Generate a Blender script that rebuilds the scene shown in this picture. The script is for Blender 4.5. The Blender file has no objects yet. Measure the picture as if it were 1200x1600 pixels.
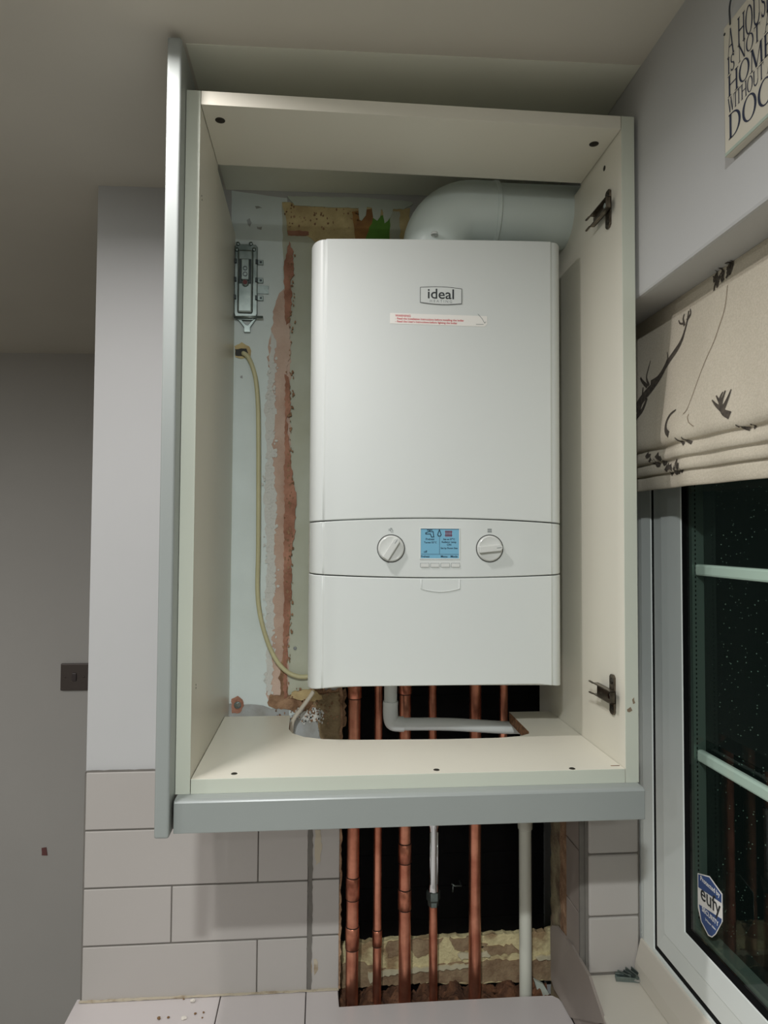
import bpy, bmesh, math, random
from mathutils import Vector, Matrix

# ---------------------------------------------------------------- camera, world, exposure
S = bpy.context.scene
COL = S.collection
cam_d = bpy.data.cameras.new('camera')
cam_d.sensor_fit = 'VERTICAL'; cam_d.sensor_height = 36.0
cam_d.lens = 36.0 * 1091.5 / 1600.0
cam_d.clip_start = 0.02
cam = bpy.data.objects.new('camera', cam_d); COL.objects.link(cam)
Rr, Ru, Rf = (0.996084, -0.088234, 0.005629), (-0.008792, -0.035499, 0.999331), (0.087976, 0.995467, 0.036136)
cam.matrix_world = Matrix(((Rr[0], Ru[0], -Rf[0], -0.1203), (Rr[1], Ru[1], -Rf[1], -1.27), (Rr[2], Ru[2], -Rf[2], 0.3221), (0, 0, 0, 1)))
S.camera = cam
S.view_settings.view_transform = 'Standard'; S.view_settings.look = 'None'
S.view_settings.gamma = 1.0; S.view_settings.use_curve_mapping = False
S.view_settings.exposure = 0.08
S.cycles.max_bounces = 10; S.cycles.diffuse_bounces = 6
S.cycles.sample_clamp_indirect = 4.0
S.cycles.caustics_reflective = False; S.cycles.caustics_refractive = False
w = bpy.data.worlds.new('night'); S.world = w; w.use_nodes = True
w.node_tree.nodes['Background'].inputs[0].default_value = (0.010, 0.014, 0.013, 1)
w.node_tree.nodes['Background'].inputs[1].default_value = 0.35

# lamp positions of the ceiling downlights (x, y, watts, colour); the first hangs over the worktop just left of the cupboard; the last four are unseen, added for ambient fill
LAMPS = [(-0.39, -0.52, 3.5, (1.0, 0.96, 0.96), 163),
         (-0.27, -1.55, 18.5, (0.965, 1.0, 1.0), 180),
         (-0.27, -2.60, 7.0, (0.965, 1.0, 1.0), 180),
         (-1.75, -0.52, 9.0, (1.0, 0.98, 0.98), 180),
         (-1.75, -1.55, 8.0, (0.965, 1.0, 1.0), 180),
         (-1.75, -2.60, 8.0, (0.965, 1.0, 1.0), 180)]

# z = 0 is the underside of the boiler cupboard; the room floor is at -1.45
def ceil_z(x): return 0.9588 + 0.0193 * x
XR = 0.306          # right wall
PI = math.pi

# ---------------------------------------------------------------- helpers
def lin(c):
    return tuple(((v / 255) / 12.92 if v / 255 <= 0.04045 else ((v / 255 + 0.055) / 1.055) ** 2.4) for v in c)

def mat(name, rgb, rough=0.5, metal=0.0, var=0.0, scale=8.0, rgb2=None, bump=0.0, bscale=60.0, coat=0.0, emit=None, detail=4.0, lo=0.35, hi=0.65):
    m = bpy.data.materials.new(name); m.use_nodes = True
    nt = m.node_tree; b = nt.nodes['Principled BSDF']
    c = lin(rgb)
    b.inputs['Base Color'].default_value = (*c, 1)
    b.inputs['Roughness'].default_value = rough
    b.inputs['Metallic'].default_value = metal
    if coat:
        b.inputs['Coat Weight'].default_value = coat; b.inputs['Coat Roughness'].default_value = 0.08
    tc = nt.nodes.new('ShaderNodeTexCoord')
    if var or rgb2:
        n = nt.nodes.new('ShaderNodeTexNoise'); n.inputs['Scale'].default_value = scale; n.inputs['Detail'].default_value = detail
        r = nt.nodes.new('ShaderNodeValToRGB')
        c2 = lin(rgb2) if rgb2 else tuple(v * (1 - var) for v in c)
        r.color_ramp.elements[0].position = lo; r.color_ramp.elements[1].position = hi
        r.color_ramp.elements[0].color = (*c2, 1); r.color_ramp.elements[1].color = (*c, 1)
        nt.links.new(tc.outputs['Object'], n.inputs['Vector']); nt.links.new(n.outputs['Fac'], r.inputs['Fac'])
        nt.links.new(r.outputs['Color'], b.inputs['Base Color'])
    if bump:
        n2 = nt.nodes.new('ShaderNodeTexNoise'); n2.inputs['Scale'].default_value = bscale; n2.inputs['Detail'].default_value = 5
        bp = nt.nodes.new('ShaderNodeBump'); bp.inputs['Strength'].default_value = bump; bp.inputs['Distance'].default_value = 0.004
        nt.links.new(tc.outputs['Object'], n2.inputs['Vector']); nt.links.new(n2.outputs['Fac'], bp.inputs['Height'])
        nt.links.new(bp.outputs['Normal'], b.inputs['Normal'])
    if emit:
        b.inputs['Emission Color'].default_value = (*lin(emit[0]), 1); b.inputs['Emission Strength'].default_value = emit[1]
    return m

def link(name, me, m, parent=None, smooth=False, bevel=0.0, seg=2):
    o = bpy.data.objects.new(name, me); COL.objects.link(o)
    for k in (m if isinstance(m, (list, tuple)) else [m]): me.materials.append(k)
    if parent: o.parent = parent
    if smooth:
        for p in me.polygons: p.use_smooth = True
    if bevel:
        b = o.modifiers.new('bevel', 'BEVEL'); b.width = bevel; b.segments = seg; b.limit_method = 'ANGLE'; b.angle_limit = math.radians(40)
        b.harden_normals = False
    return o

def obj(name, bm, m, parent=None, smooth=False, bevel=0.0, seg=2, autosmooth=None):
    bmesh.ops.recalc_face_normals(bm, faces=bm.faces[:])
    if autosmooth is not None:
        for f in bm.faces: f.smooth = True
        for e in bm.edges:
            if len(e.link_faces) == 2 and e.calc_face_angle(0) > math.radians(autosmooth): e.smooth = False
    me = bpy.data.meshes.new(name); bm.to_mesh(me); bm.free()
    return link(name, me, m, parent, smooth, bevel, seg)

def pieces(name, bm, m, parent=None, **kw):
    """every connected piece of the mesh becomes an object of its own"""
    bm.verts.ensure_lookup_table(); seen = set(); out = []
    for v in bm.verts:
        if v in seen: continue
        st_, isl = [v], set()
        while st_:
            q = st_.pop()
            if q in isl: continue
            isl.add(q); st_ += [e.other_vert(q) for e in q.link_edges]
        seen |= isl
        nb = bmesh.new(); mp = {q: nb.verts.new(q.co) for q in isl}
        for f in {f for q in isl for f in q.link_faces}: nb.faces.new([mp[q] for q in f.verts]).material_index = f.material_index
        out.append(obj(name, nb, m, parent, **kw))
    bm.free(); return out

def thing(name, label, cat, loc=(0, 0, 0), group=None):
    o = bpy.data.objects.new(name, None); COL.objects.link(o)
    o.empty_display_size = 0.02
    o.location = loc
    o['label'] = label; o['category'] = cat
    if group: o['group'] = group
    return o

def tag(o, label, cat, group=None):
    o['label'] = label; o['category'] = cat
    if group: o['group'] = group
    return o

def struct(o, label=None, cat=None):
    o['kind'] = 'structure'
    if label: o['label'] = label; o['category'] = cat
    return o

BM = bmesh.new
def box(bm, x0, x1, y0, y1, z0, z1, mi=0):
    v = [bm.verts.new(p) for p in ((x0, y0, z0), (x1, y0, z0), (x1, y1, z0), (x0, y1, z0), (x0, y0, z1), (x1, y0, z1), (x1, y1, z1), (x0, y1, z1))]
    for f in ((0, 3, 2, 1), (4, 5, 6, 7), (0, 1, 5, 4), (1, 2, 6, 5), (2, 3, 7, 6), (3, 0, 4, 7)):
        bm.faces.new([v[i] for i in f]).material_index = mi
    return v

def prism(bm, pts, axis, a, b, mi=0):
    """polygon extruded along an axis: 'y' pts=(x,z), 'x' pts=(y,z), 'z' pts=(x,y)"""
    def put(p, t): return {'y': (p[0], t, p[1]), 'x': (t, p[0], p[1]), 'z': (p[0], p[1], t)}[axis]
    A = [bm.verts.new(put(p, a)) for p in pts]; B = [bm.verts.new(put(p, b)) for p in pts]
    n = len(pts)
    bm.faces.new(A).material_index = mi; bm.faces.new(B[::-1]).material_index = mi
    for i in range(n):
        bm.faces.new((A[i], A[(i + 1) % n], B[(i + 1) % n], B[i])).material_index = mi

def tube(bm, pts, r, n=16, caps=True, mi=0):
    pts = [Vector(p) for p in pts]
    rs = r if isinstance(r, (list, tuple)) else [r] * len(pts)
    t0 = (pts[1] - pts[0]).normalized()
    ref = Vector((0, 0, 1)) if abs(t0.z) < 0.9 else Vector((1, 0, 0))
    u = t0.cross(ref).normalized(); prev = t0; rings = []
    for i, p in enumerate(pts):
        t = (pts[min(i + 1, len(pts) - 1)] - pts[max(i - 1, 0)]).normalized()
        ax = prev.cross(t)
        if ax.length > 1e-7:
            u = Matrix.Rotation(prev.angle(t), 3, ax.normalized()) @ u
        prev = t; vv = t.cross(u).normalized()
        rings.append([bm.verts.new(p + (u * math.cos(2 * PI * k / n) + vv * math.sin(2 * PI * k / n)) * rs[i]) for k in range(n)])
    for a, b in zip(rings[:-1], rings[1:]):
        for k in range(n):
            bm.faces.new((a[k], a[(k + 1) % n], b[(k + 1) % n], b[k])).material_index = mi
    if caps:
        bm.faces.new(rings[0][::-1]).material_index = mi; bm.faces.new(rings[-1]).material_index = mi

def lathe(bm, prof, o, ax='z', n=32, mi=0):
    """profile (radius, height) turned about an axis through o"""
    o = Vector(o); rings = []
    def put(r, h, a):
        c, s = r * math.cos(a), r * math.sin(a)
        return o + Vector({'z': (c, s, h), 'y': (c, h, s), 'x': (h, c, s)}[ax])
    for r, h in prof:
        if r < 1e-6: rings.append([bm.verts.new(put(0, h, 0))])
        else: rings.append([bm.verts.new(put(r, h, 2 * PI * k / n)) for k in range(n)])
    for a, b in zip(rings[:-1], rings[1:]):
        for k in range(n):
            q = [a[k % len(a)], a[(k + 1) % len(a)], b[(k + 1) % len(b)], b[k % len(b)]]
            q = [v for i, v in enumerate(q) if v not in q[:i]]
            if len(q) > 2: bm.faces.new(q).material_index = mi
    return bm

def smooth_path(pts, k=8):
    """Catmull-Rom through the points"""
    P = [Vector(p) for p in pts]; P = [P[0] * 2 - P[1]] + P + [P[-1] * 2 - P[-2]]; out = []
    for i in range(1, len(P) - 2):
        a, b, c, d = P[i - 1:i + 3]
        for j in range(k):
            t = j / k
            out.append(0.5 * ((2 * b) + (c - a) * t + (2 * a - 5 * b + 4 * c - d) * t * t + (3 * b - a - 3 * c + d) * t ** 3))
    out.append(P[-2]); return out

def ragged(pts, amp, step=0.006, seed=1):
    """break an outline into short jittered edges, as torn plaster"""
    rnd = random.Random(seed); out = []
    n = len(pts)
    for i in range(n):
        a, b = pts[i], pts[(i + 1) % n]
        L = math.hypot(b[0] - a[0], b[1] - a[1]); k = max(1, int(L / step))
        for j in range(k):
            t = j / k
            out.append((a[0] + (b[0] - a[0]) * t + rnd.uniform(-amp, amp), a[1] + (b[1] - a[1]) * t + rnd.uniform(-amp, amp)))
    return out

def text_bm(bm, s, size, frame, align='CENTER', bold=0.0, sx=1.0, thick=0.0004, mi=0):
    """built-in lettering as mesh; frame = (origin, right, up, normal)"""
    cu = bpy.data.curves.new('lettering', 'FONT'); cu.body = s; cu.size = size; cu.align_x = align; cu.align_y = 'CENTER'
    cu.offset = bold; cu.extrude = thick / 2; cu.resolution_u = 3
    o = bpy.data.objects.new('lettering', cu); COL.objects.link(o)
    dg = bpy.context.evaluated_depsgraph_get(); dg.update()
    me = bpy.data.meshes.new_from_object(o.evaluated_get(dg))
    bpy.data.objects.remove(o); bpy.data.curves.remove(cu)
    O, X, Y, N = [Vector(v) for v in frame]
    base = len(bm.verts); vs = []
    for v in me.vertices: vs.append(bm.verts.new(O + X * (v.co.x * sx) + Y * v.co.y + N * (v.co.z + thick / 2)))
    for p in me.polygons:
        try: bm.faces.new([vs[i] for i in p.vertices]).material_index = mi
        except ValueError: pass
    bpy.data.meshes.remove(me)

# ---------------------------------------------------------------- materials
M = {}
M['wall_paint'] = mat('pale_grey_wall_paint', (186, 186, 185), 0.75, var=0.04, scale=3, bump=0.05, bscale=25)
M['wall_far'] = mat('grey_wall_paint', (178, 175, 170), 0.8, var=0.05, scale=2, bump=0.05, bscale=25)
M['wall_in'] = mat('pale_blue_white_paint', (216, 226, 224), 0.65, rgb2=(208, 218, 215), scale=9, bump=0.1, bscale=60)
M['ceiling'] = mat('matt_ceiling_paint', (205, 200, 188), 0.9, var=0.06, scale=2.5, bump=0.06, bscale=12)
M['ceiling_pale'] = mat('paler_matt_ceiling', (224, 225, 210), 0.9, var=0.05, scale=5)
M['floor'] = mat('pale_floor_vinyl', (165, 160, 152), 0.5, var=0.15, scale=4)
M['carcass'] = mat('ivory_melamine', (217, 213, 199), 0.35, var=0.03, scale=4, bump=0.01, bscale=300)
M['edge'] = mat('pale_green_ivory_edging', (196, 200, 186), 0.4, var=0.03, scale=6)
M['grey_gloss'] = mat('grey_green_lacquer', (146, 151, 148), 0.32, var=0.03, scale=6)
M['chipboard'] = mat('raw_chipboard', (142, 100, 62), 0.9, rgb2=(84, 56, 34), scale=180, bump=0.6, bscale=300)
M['boiler'] = mat('boiler_white_enamel', (205, 209, 206), 0.42, var=0.01, scale=2)
M['boiler_plastic'] = mat('boiler_white_plastic', (204, 208, 205), 0.18, coat=0.5)
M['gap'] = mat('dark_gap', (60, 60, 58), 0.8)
M['knob'] = mat('knob_grey_white', (202, 204, 200), 0.25, coat=0.4)
M['tray'] = mat('grey_white_tray', (178, 178, 172), 0.4)
M['ink'] = mat('black_ink', (38, 42, 44), 0.5)
M['ink_grey'] = mat('grey_ink', (135, 140, 140), 0.5)
M['ink_red'] = mat('red_ink', (196, 62, 70), 0.5)
M['ink_navy'] = mat('navy_ink', (34, 42, 66), 0.6)
M['sticker'] = mat('white_sticker_film', (228, 226, 220), 0.35)
M['lcd'] = mat('blue_backlit_screen', (92, 140, 162), 0.25, emit=((112, 166, 190), 0.26))
M['lcd_ink'] = mat('screen_dark_ink', (22, 48, 66), 0.4)
M['lcd_red'] = mat('screen_red_ink', (120, 50, 70), 0.4)
M['pvc'] = mat('white_pvc', (208, 212, 210), 0.3, var=0.02, scale=5)
M['flue'] = mat('flue_white_plastic', (205, 215, 211), 0.3, var=0.02, scale=5)
M['cream_pipe'] = mat('cream_white_pipe', (206, 207, 194), 0.35, var=0.03, scale=5)
M['copper'] = mat('copper_pipe', (226, 156, 128), 0.30, 0.9, rgb2=(190, 120, 96), scale=30)
M['copper_dark'] = mat('copper_fitting', (216, 144, 116), 0.32, 0.9, rgb2=(160, 98, 78), scale=40)
M['solder'] = mat('dark_joint', (50, 34, 28), 0.7, 0.4)
M['chrome'] = mat('chrome', (215, 218, 218), 0.16, 1.0)
M['galv'] = mat('galvanised_steel', (150, 160, 156), 0.35, 0.85, rgb2=(112, 124, 120), scale=30)
M['galv_dark'] = mat('dark_steel', (60, 66, 66), 0.4, 0.8)
M['hinge'] = mat('nickel_hinge_metal', (132, 122, 108), 0.3, 0.9, rgb2=(80, 72, 62), scale=60)
M['screw'] = mat('dark_screw', (46, 42, 34), 0.5, 0.5)
M['cable'] = mat('cream_cable_sheath', (196, 190, 150), 0.5, var=0.08, scale=20)
M['cable_white'] = mat('off_white_tube', (200, 192, 176), 0.5, var=0.08, scale=20)
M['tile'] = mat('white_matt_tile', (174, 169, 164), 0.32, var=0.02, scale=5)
M['worktop'] = mat('white_worktop_tile', (200, 193, 191), 0.35, var=0.02, scale=5)
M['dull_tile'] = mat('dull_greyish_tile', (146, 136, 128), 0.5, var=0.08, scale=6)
M['torn'] = mat('torn_plaster_edge', (158, 148, 118), 0.95, rgb2=(104, 86, 68), scale=26, bump=0.9, bscale=120)
M['cream_flake'] = mat('cream_plaster_flake', (214, 204, 172), 0.9, var=0.1, scale=40)
M['grout'] = mat('grey_grout', (112, 108, 102), 0.9, var=0.1, scale=60)
M['seal'] = mat('stained_sealant', (182, 172, 152), 0.7, rgb2=(140, 122, 98), scale=40, lo=0.3, hi=0.45)
M['plaster_pink'] = mat('pinkish_brown_plaster', (206, 182, 166), 0.9, rgb2=(184, 154, 136), scale=14, bump=0.5, bscale=120)
M['plaster_red'] = mat('red_brown_plaster', (184, 136, 114), 0.95, rgb2=(146, 102, 82), scale=26, bump=0.8, bscale=140)
M['plaster_dark'] = mat('brown_rough_plaster', (172, 138, 108), 0.95, rgb2=(122, 92, 68), scale=40, bump=1.0, bscale=160)
M['plaster_olive'] = mat('olive_brown_plaster', (152, 134, 102), 0.95, rgb2=(118, 102, 76), scale=30, bump=0.6, bscale=160)
M['plaster_ochre'] = mat('ochre_stained_plaster', (210, 192, 142), 0.9, rgb2=(180, 158, 116), scale=28, bump=0.7, bscale=130)
M['old_cream'] = mat('old_cream_paint', (190, 194, 178), 0.7, rgb2=(178, 180, 160), scale=10, bump=0.15, bscale=40)
M['ivory'] = mat('ivory_crumbling_plaster', (222, 208, 160), 0.9, rgb2=(168, 142, 106), scale=22, bump=0.8, bscale=120, lo=0.38, hi=0.5)
M['drip'] = mat('white_drip_paint', (196, 204, 192), 0.7, var=0.06, scale=20)
M['flake'] = mat('white_flaked_paint', (206, 206, 200), 0.8, bump=0.4, bscale=200)
M['green'] = mat('bright_green_paint', (92, 142, 48), 0.7, var=0.2, scale=25)
M['orange'] = mat('tan_orange_plaster', (172, 128, 74), 0.9, rgb2=(140, 100, 62), scale=30)
M['rubble'] = mat('brown_rubble', (128, 88, 62), 0.95, rgb2=(84, 56, 40), scale=40, bump=1.0, bscale=110)
M['scab'] = mat('beige_plaster_scab', (172, 150, 118), 0.95, rgb2=(140, 114, 88), scale=40, bump=0.6, bscale=140)
M['black'] = mat('black_cavity_coating', (5, 5, 6), 0.6, bump=0.2, bscale=60)
M['black_line'] = mat('black_mortar', (11, 12, 13), 0.7)
M['grey_cement'] = mat('grey_cement', (172, 176, 176), 0.9, rgb2=(148, 148, 142), scale=24, bump=0.4, bscale=120)
M['upvc'] = mat('white_upvc', (226, 232, 228), 0.28, var=0.01, scale=3)
M['gasket'] = mat('black_gasket', (12, 13, 14), 0.6)
M['alu'] = mat('aluminium_spacer', (130, 145, 138), 0.35, 0.7)
M['sill'] = mat('cream_sill_board', (206, 200, 188), 0.4, var=0.03, scale=8)
M['sill_shadow'] = mat('dark_sill_gap_shadow', (58, 42, 34), 0.8)
M['sign'] = mat('cream_painted_board', (206, 200, 184), 0.6, var=0.04, scale=14)
M['sign_edge'] = mat('worn_green_cream_edge', (170, 182, 168), 0.6, var=0.1, scale=40)
M['fabric'] = mat('oatmeal_linen', (202, 193, 176), 0.95, rgb2=(190, 181, 163), scale=420, bump=0.3, bscale=900)
M['print'] = mat('dark_brown_print', (58, 52, 46), 0.95, rgb2=(84, 76, 66), scale=220)
M['stitch'] = mat('brown_thread', (128, 112, 92), 0.9)
M['switch'] = mat('dark_metal_switch', (84, 76, 72), 0.35, 0.4)
M['navy'] = mat('navy_sticker_blue', (52, 78, 128), 0.4)
M['crumb'] = mat('plaster_crumb', (214, 208, 198), 0.9)
M['crumb_brown'] = mat('brown_crumb', (120, 92, 62), 0.9)
M['lens'] = mat('lit_lamp_lens', (255, 250, 240), 0.4, emit=((255, 248, 238), 14.0))
M['bezel'] = mat('white_lamp_bezel', (230, 230, 228), 0.4)
M['droplet'] = mat('rain_droplet', (205, 220, 215), 0.08)
M['droplet'].node_tree.nodes['Principled BSDF'].inputs['Transmission Weight'].default_value = 0.45
g = bpy.data.materials.new('window_glass'); g.use_nodes = True
gn = g.node_tree; gn.nodes.clear()
go = gn.nodes.new('ShaderNodeOutputMaterial'); gmix = gn.nodes.new('ShaderNodeMixShader')
gt = gn.nodes.new('ShaderNodeBsdfTransparent'); gg = gn.nodes.new('ShaderNodeBsdfGlossy'); gf = gn.nodes.new('ShaderNodeFresnel')
for k_ in ('black', 'black_line', 'gasket'): M[k_].node_tree.nodes['Principled BSDF'].inputs['Specular IOR Level'].default_value = 0.12
gt.inputs[0].default_value = (0.90, 0.95, 0.92, 1); gg.inputs['Roughness'].default_value = 0.02; gf.inputs[0].default_value = 1.45
geo = gn.nodes.new('ShaderNodeNewGeometry'); inv = gn.nodes.new('ShaderNodeMath'); inv.operation = 'SUBTRACT'; inv.inputs[0].default_value = 1.0
mul = gn.nodes.new('ShaderNodeMath'); mul.operation = 'MULTIPLY'
gn.links.new(geo.outputs['Backfacing'], inv.inputs[1]); gn.links.new(inv.outputs[0], mul.inputs[0]); gn.links.new(gf.outputs[0], mul.inputs[1])
gn.links.new(mul.outputs[0], gmix.inputs[0]); gn.links.new(gt.outputs[0], gmix.inputs[1]); gn.links.new(gg.outputs[0], gmix.inputs[2])
gn.links.new(gmix.outputs[0], go.inputs[0]); M['glass'] = g

# ---------------------------------------------------------------- room shell
WL = -0.5250        # left end of the wall the boiler hangs on
OP = -0.0840        # left edge of the broken-out opening
bm = BM()
box(bm, WL, OP, 0, 0.14, -1.45, 1.02)
box(bm, OP, XR + 0.15, 0, 0.14, 0.13, 1.02)
box(bm, OP, XR + 0.15, 0, 0.14, -1.45, -0.530)
box(bm, OP, XR + 0.15, 0.115, 0.14, -0.530, 0.13)
wall_back = struct(obj('wall_back', bm, M['wall_paint']), 'pale grey wall the boiler hangs on, tiled low down', 'wall')

bm = BM()
box(bm, XR, XR + 0.15, -3.6, 0.0, 0.6504, 1.02)
box(bm, XR, XR + 0.15, -3.6, 0.0, -1.45, -0.401)
box(bm, XR, XR + 0.15, -0.1520, 0.0, -0.401, 0.6504)
box(bm, XR, XR + 0.15, -3.6, -1.16, -0.401, 0.6504)
wall_right = struct(obj('wall_right', bm, M['wall_paint'], bevel=0.004), 'grey wall around the night window', 'wall')

bm = BM()
v = [bm.verts.new(p) for p in ((-3.1, -3.7, ceil_z(-3.1)), (0.5, -3.7, ceil_z(0.5)), (0.5, 1.4, ceil_z(0.5)), (-3.1, 1.4, ceil_z(-3.1)),
     (-3.1, -3.7, 1.1), (0.5, -3.7, 1.1), (0.5, 1.4, 1.1), (-3.1, 1.4, 1.1))]
for f in ((0, 3, 2, 1), (4, 5, 6, 7), (0, 1, 5, 4), (1, 2, 6, 5), (2, 3, 7, 6), (3, 0, 4, 7)): bm.faces.new([v[i] for i in f])
struct(obj('ceiling', bm, M['ceiling']), 'plain matt ceiling above the cupboard', 'ceiling')
ceiling_o = bpy.data.objects['ceiling']
bm = BM()   # paler strip of ceiling over the cupboard, back to the wall
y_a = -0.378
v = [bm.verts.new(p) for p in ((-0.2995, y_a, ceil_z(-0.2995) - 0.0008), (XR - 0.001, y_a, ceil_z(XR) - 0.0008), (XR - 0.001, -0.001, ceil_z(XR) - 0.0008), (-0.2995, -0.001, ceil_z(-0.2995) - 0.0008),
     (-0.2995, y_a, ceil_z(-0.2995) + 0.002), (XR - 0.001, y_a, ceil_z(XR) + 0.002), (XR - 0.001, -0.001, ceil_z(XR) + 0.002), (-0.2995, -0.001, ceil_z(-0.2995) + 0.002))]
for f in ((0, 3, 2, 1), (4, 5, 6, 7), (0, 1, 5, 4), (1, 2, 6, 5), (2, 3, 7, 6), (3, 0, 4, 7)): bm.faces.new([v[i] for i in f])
obj('paler_strip', bm, M['ceiling_pale'], ceiling_o)
bm = BM(); box(bm, -3.1, 0.5, -3.7, 1.4, -1.50, -1.45); struct(obj('floor', bm, M['floor']))
bm = BM(); box(bm, -3.1, 0.46, 1.167, 1.4, -1.45, 1.02)
wall_far = struct(obj('wall_far', bm, M['wall_far']), 'shaded grey wall of the passage beyond', 'wall')
bm = BM(); box(bm, -3.2, -3.0, -3.7, 1.4, -1.45, 1.02); struct(obj('wall_left', bm, M['wall_far']))
bm = BM(); box(bm, -3.0, 0.46, -3.7, -3.6, -1.45, 1.02); struct(obj('wall_rear', bm, M['wall_far']))

# small damage on the passage wall
bm = BM(); prism(bm, ragged([(-1.0323,-0.7104), (-1.0181,-0.7088), (-1.0156,-0.7317), (-1.0298,-0.7354)], 0.003, 0.012, 3), 'y', 1.1645, 1.168)
obj('wall_scar', bm, mat('dark_red_scar', (112, 72, 70), 0.9), wall_far)

# tiling on the boiler wall: 300 x 100 mm running bond, one mesh with its grout
def tile_rect(bm, a, b, x0, x1, z0, z1, yf, yb):
    box(bm, x0, x1, yf, yb, z0, z1)
bm = BM()
T = 0.0015
rows = [(-0.1850, -0.0870), (-0.2830, -0.1870), (-0.3805, -0.2850), (-0.4735, -0.3825)]
EX = -0.1390         # end of the full tiles, then a cut seam
cuts = [[-0.5230, -0.2250 + 0.01, EX], [-0.5230, -0.2270, EX], [-0.5230, -0.3745, EX], [-0.5230, -0.2270, EX]]
for (z0, z1), c in zip(rows, cuts):
    for a, b in zip(c[:-1], c[1:]): box(bm, a + 0.001, b - 0.001, -0.009, 0.0, z0 + 0.0005, z1 - 0.0005)
tiles = obj('tiling', bm, M['tile'], wall_back, bevel=0.0012)
bm = BM()
for z0, z1 in ((-0.1835, -0.1000), (-0.2815, -0.1855), (-0.3785, -0.2835), (-0.4735, -0.3805)):
    box(bm, -0.1330, OP - 0.0005, -0.009, 0.0, z0 + 0.0005, z1 - 0.0005)
obj('tiling', bm, M['tile'], wall_back, bevel=0.0012)
bm = BM(); box(bm, WL, OP, -0.0072, 0.0, -0.4735, -0.0880); obj('grout', bm, M['grout'], wall_back)
bm = BM(); prism(bm, ragged([(-0.1400, -0.4735), (-0.1322, -0.4735), (-0.1318, -0.1000), (-0.1396, -0.1000)], 0.0012, 0.008, 4), 'y', -0.0096, -0.004)
obj('grout_seam', bm, M['grout'], wall_back)
bm = BM(); prism(bm, ragged([(WL, -0.0880), (-0.300, -0.0880), (-0.300, -0.0860), (WL, -0.0860)], 0.0006, 0.01, 5), 'y', -0.006, 0.0)
obj('grout_line', bm, M['grout'], wall_back)
bm = BM()
for a, s in (([(-0.1273,-0.1974), (-0.1194,-0.1954), (-0.1158,-0.2223), (-0.1189,-0.2500), (-0.1256,-0.2575), (-0.1281,-0.2330)], 1), ([(-0.1297,-0.4210), (-0.1230,-0.4180), (-0.1206,-0.4379), (-0.1272,-0.4464)], 2), ([(-0.1352,-0.4339), (-0.1320,-0.4209), (-0.1306,-0.4429), (-0.1350,-0.4493)], 6)):
    prism(bm, ragged(a, 0.0012, 0.006, s), 'y', -0.0094, -0.008)
pieces('tile_scrape', bm, M['seal'], wall_back)
# stained bead where the tiles meet the worktop
bm = BM(); prism(bm, ragged([(WL, -0.4725), (OP, -0.4725), (OP, -0.4708), (WL, -0.4708)], 0.0008, 0.01, 8), 'y', -0.0135, -0.008)
obj('sealant_bead', bm, M['seal'], wall_back)

# cavity behind the pipes: black coated blockwork above an old crumbling plaster strip, rubble at the foot
bm = BM(); box(bm, OP, XR, 0.052, 0.115, -0.530, 0.13)
obj('cavity_back', bm, M['black'], wall_back)
bm = BM()
for z in (-0.395, -0.335, -0.275, -0.215, -0.100, 0.02): box(bm, OP, XR, 0.0512, 0.055, z, z + 0.003)
for x, z in ((0.02, -0.332), (0.19, -0.332), (0.11, -0.272), (0.26, -0.272), (0.03, -0.212), (0.2, -0.212)): box(bm, x, x + 0.003, 0.0513, 0.055, z, z + 0.057)
obj('mortar', bm, M['black_line'], wall_back)
bm = BM(); prism(bm, ragged([(-0.0848,-0.4256), (-0.0000,-0.4213), (0.1194,-0.4196), (0.2407,-0.4190), (0.3294,-0.4182), (0.3315,-0.5078), (0.2406,-0.5081), (0.1678,-0.5080), (0.1076,-0.5038), (0.0478,-0.4974), (0.0004,-0.4997), (-0.0842,-0.5035)], 0.0022, 0.007, 11), 'y', 0.040, 0.056)
old = obj('old_plaster', bm, M['ivory'], wall_back)
bm = BM()
for i, p in enumerate(([(0.0047,-0.4238), (0.0308,-0.4227), (0.0262,-0.4456), (0.0072,-0.4516)], [(0.0475,-0.4211), (0.1073,-0.4214), (0.0906,-0.4485), (0.0595,-0.4517), (0.0452,-0.4395)], [(0.1194,-0.4219), (0.1616,-0.4214), (0.1920,-0.4368), (0.1677,-0.4474), (0.1339,-0.4435)], [(-0.0845,-0.4577), (-0.0470,-0.4537), (-0.0116,-0.4692), (0.0477,-0.4743), (0.1195,-0.4684), (0.1920,-0.4649), (0.2774,-0.4688), (0.3292,-0.4665), (0.3303,-0.5066), (0.2406,-0.5057), (0.1075,-0.5015), (-0.0819,-0.5002)], [(0.1798,-0.4409), (0.2407,-0.4390), (0.2591,-0.4539), (0.2041,-0.4561)])):
    prism(bm, ragged(p, 0.0028, 0.006, 20 + i), 'y', 0.0375 if i != 3 else 0.0385, 0.041)
pieces('plaster_scab', bm, M['scab'], wall_back)
bm = BM()
for i, p in enumerate(([(-0.0294,-0.4757), (0.0236,-0.4714), (0.1189,-0.4690), (0.1610,-0.4686), (0.1550,-0.4753), (0.0711,-0.4782), (0.0000,-0.4817), (-0.0258,-0.4931)], [(0.1369,-0.4489), (0.1912,-0.4467), (0.2009,-0.4565), (0.1429,-0.4596)], [(0.2839,-0.4603), (0.3233,-0.4574), (0.3232,-0.4657), (0.2888,-0.4676)])):
    prism(bm, ragged(p, 0.002, 0.006, 40 + i), 'y', 0.035, 0.039)
pieces('plaster_flake', bm, M['cream_flake'], wall_back)
rnd = random.Random(5); bm = BM()
NX, NY = 70, 16; grid = []
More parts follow.
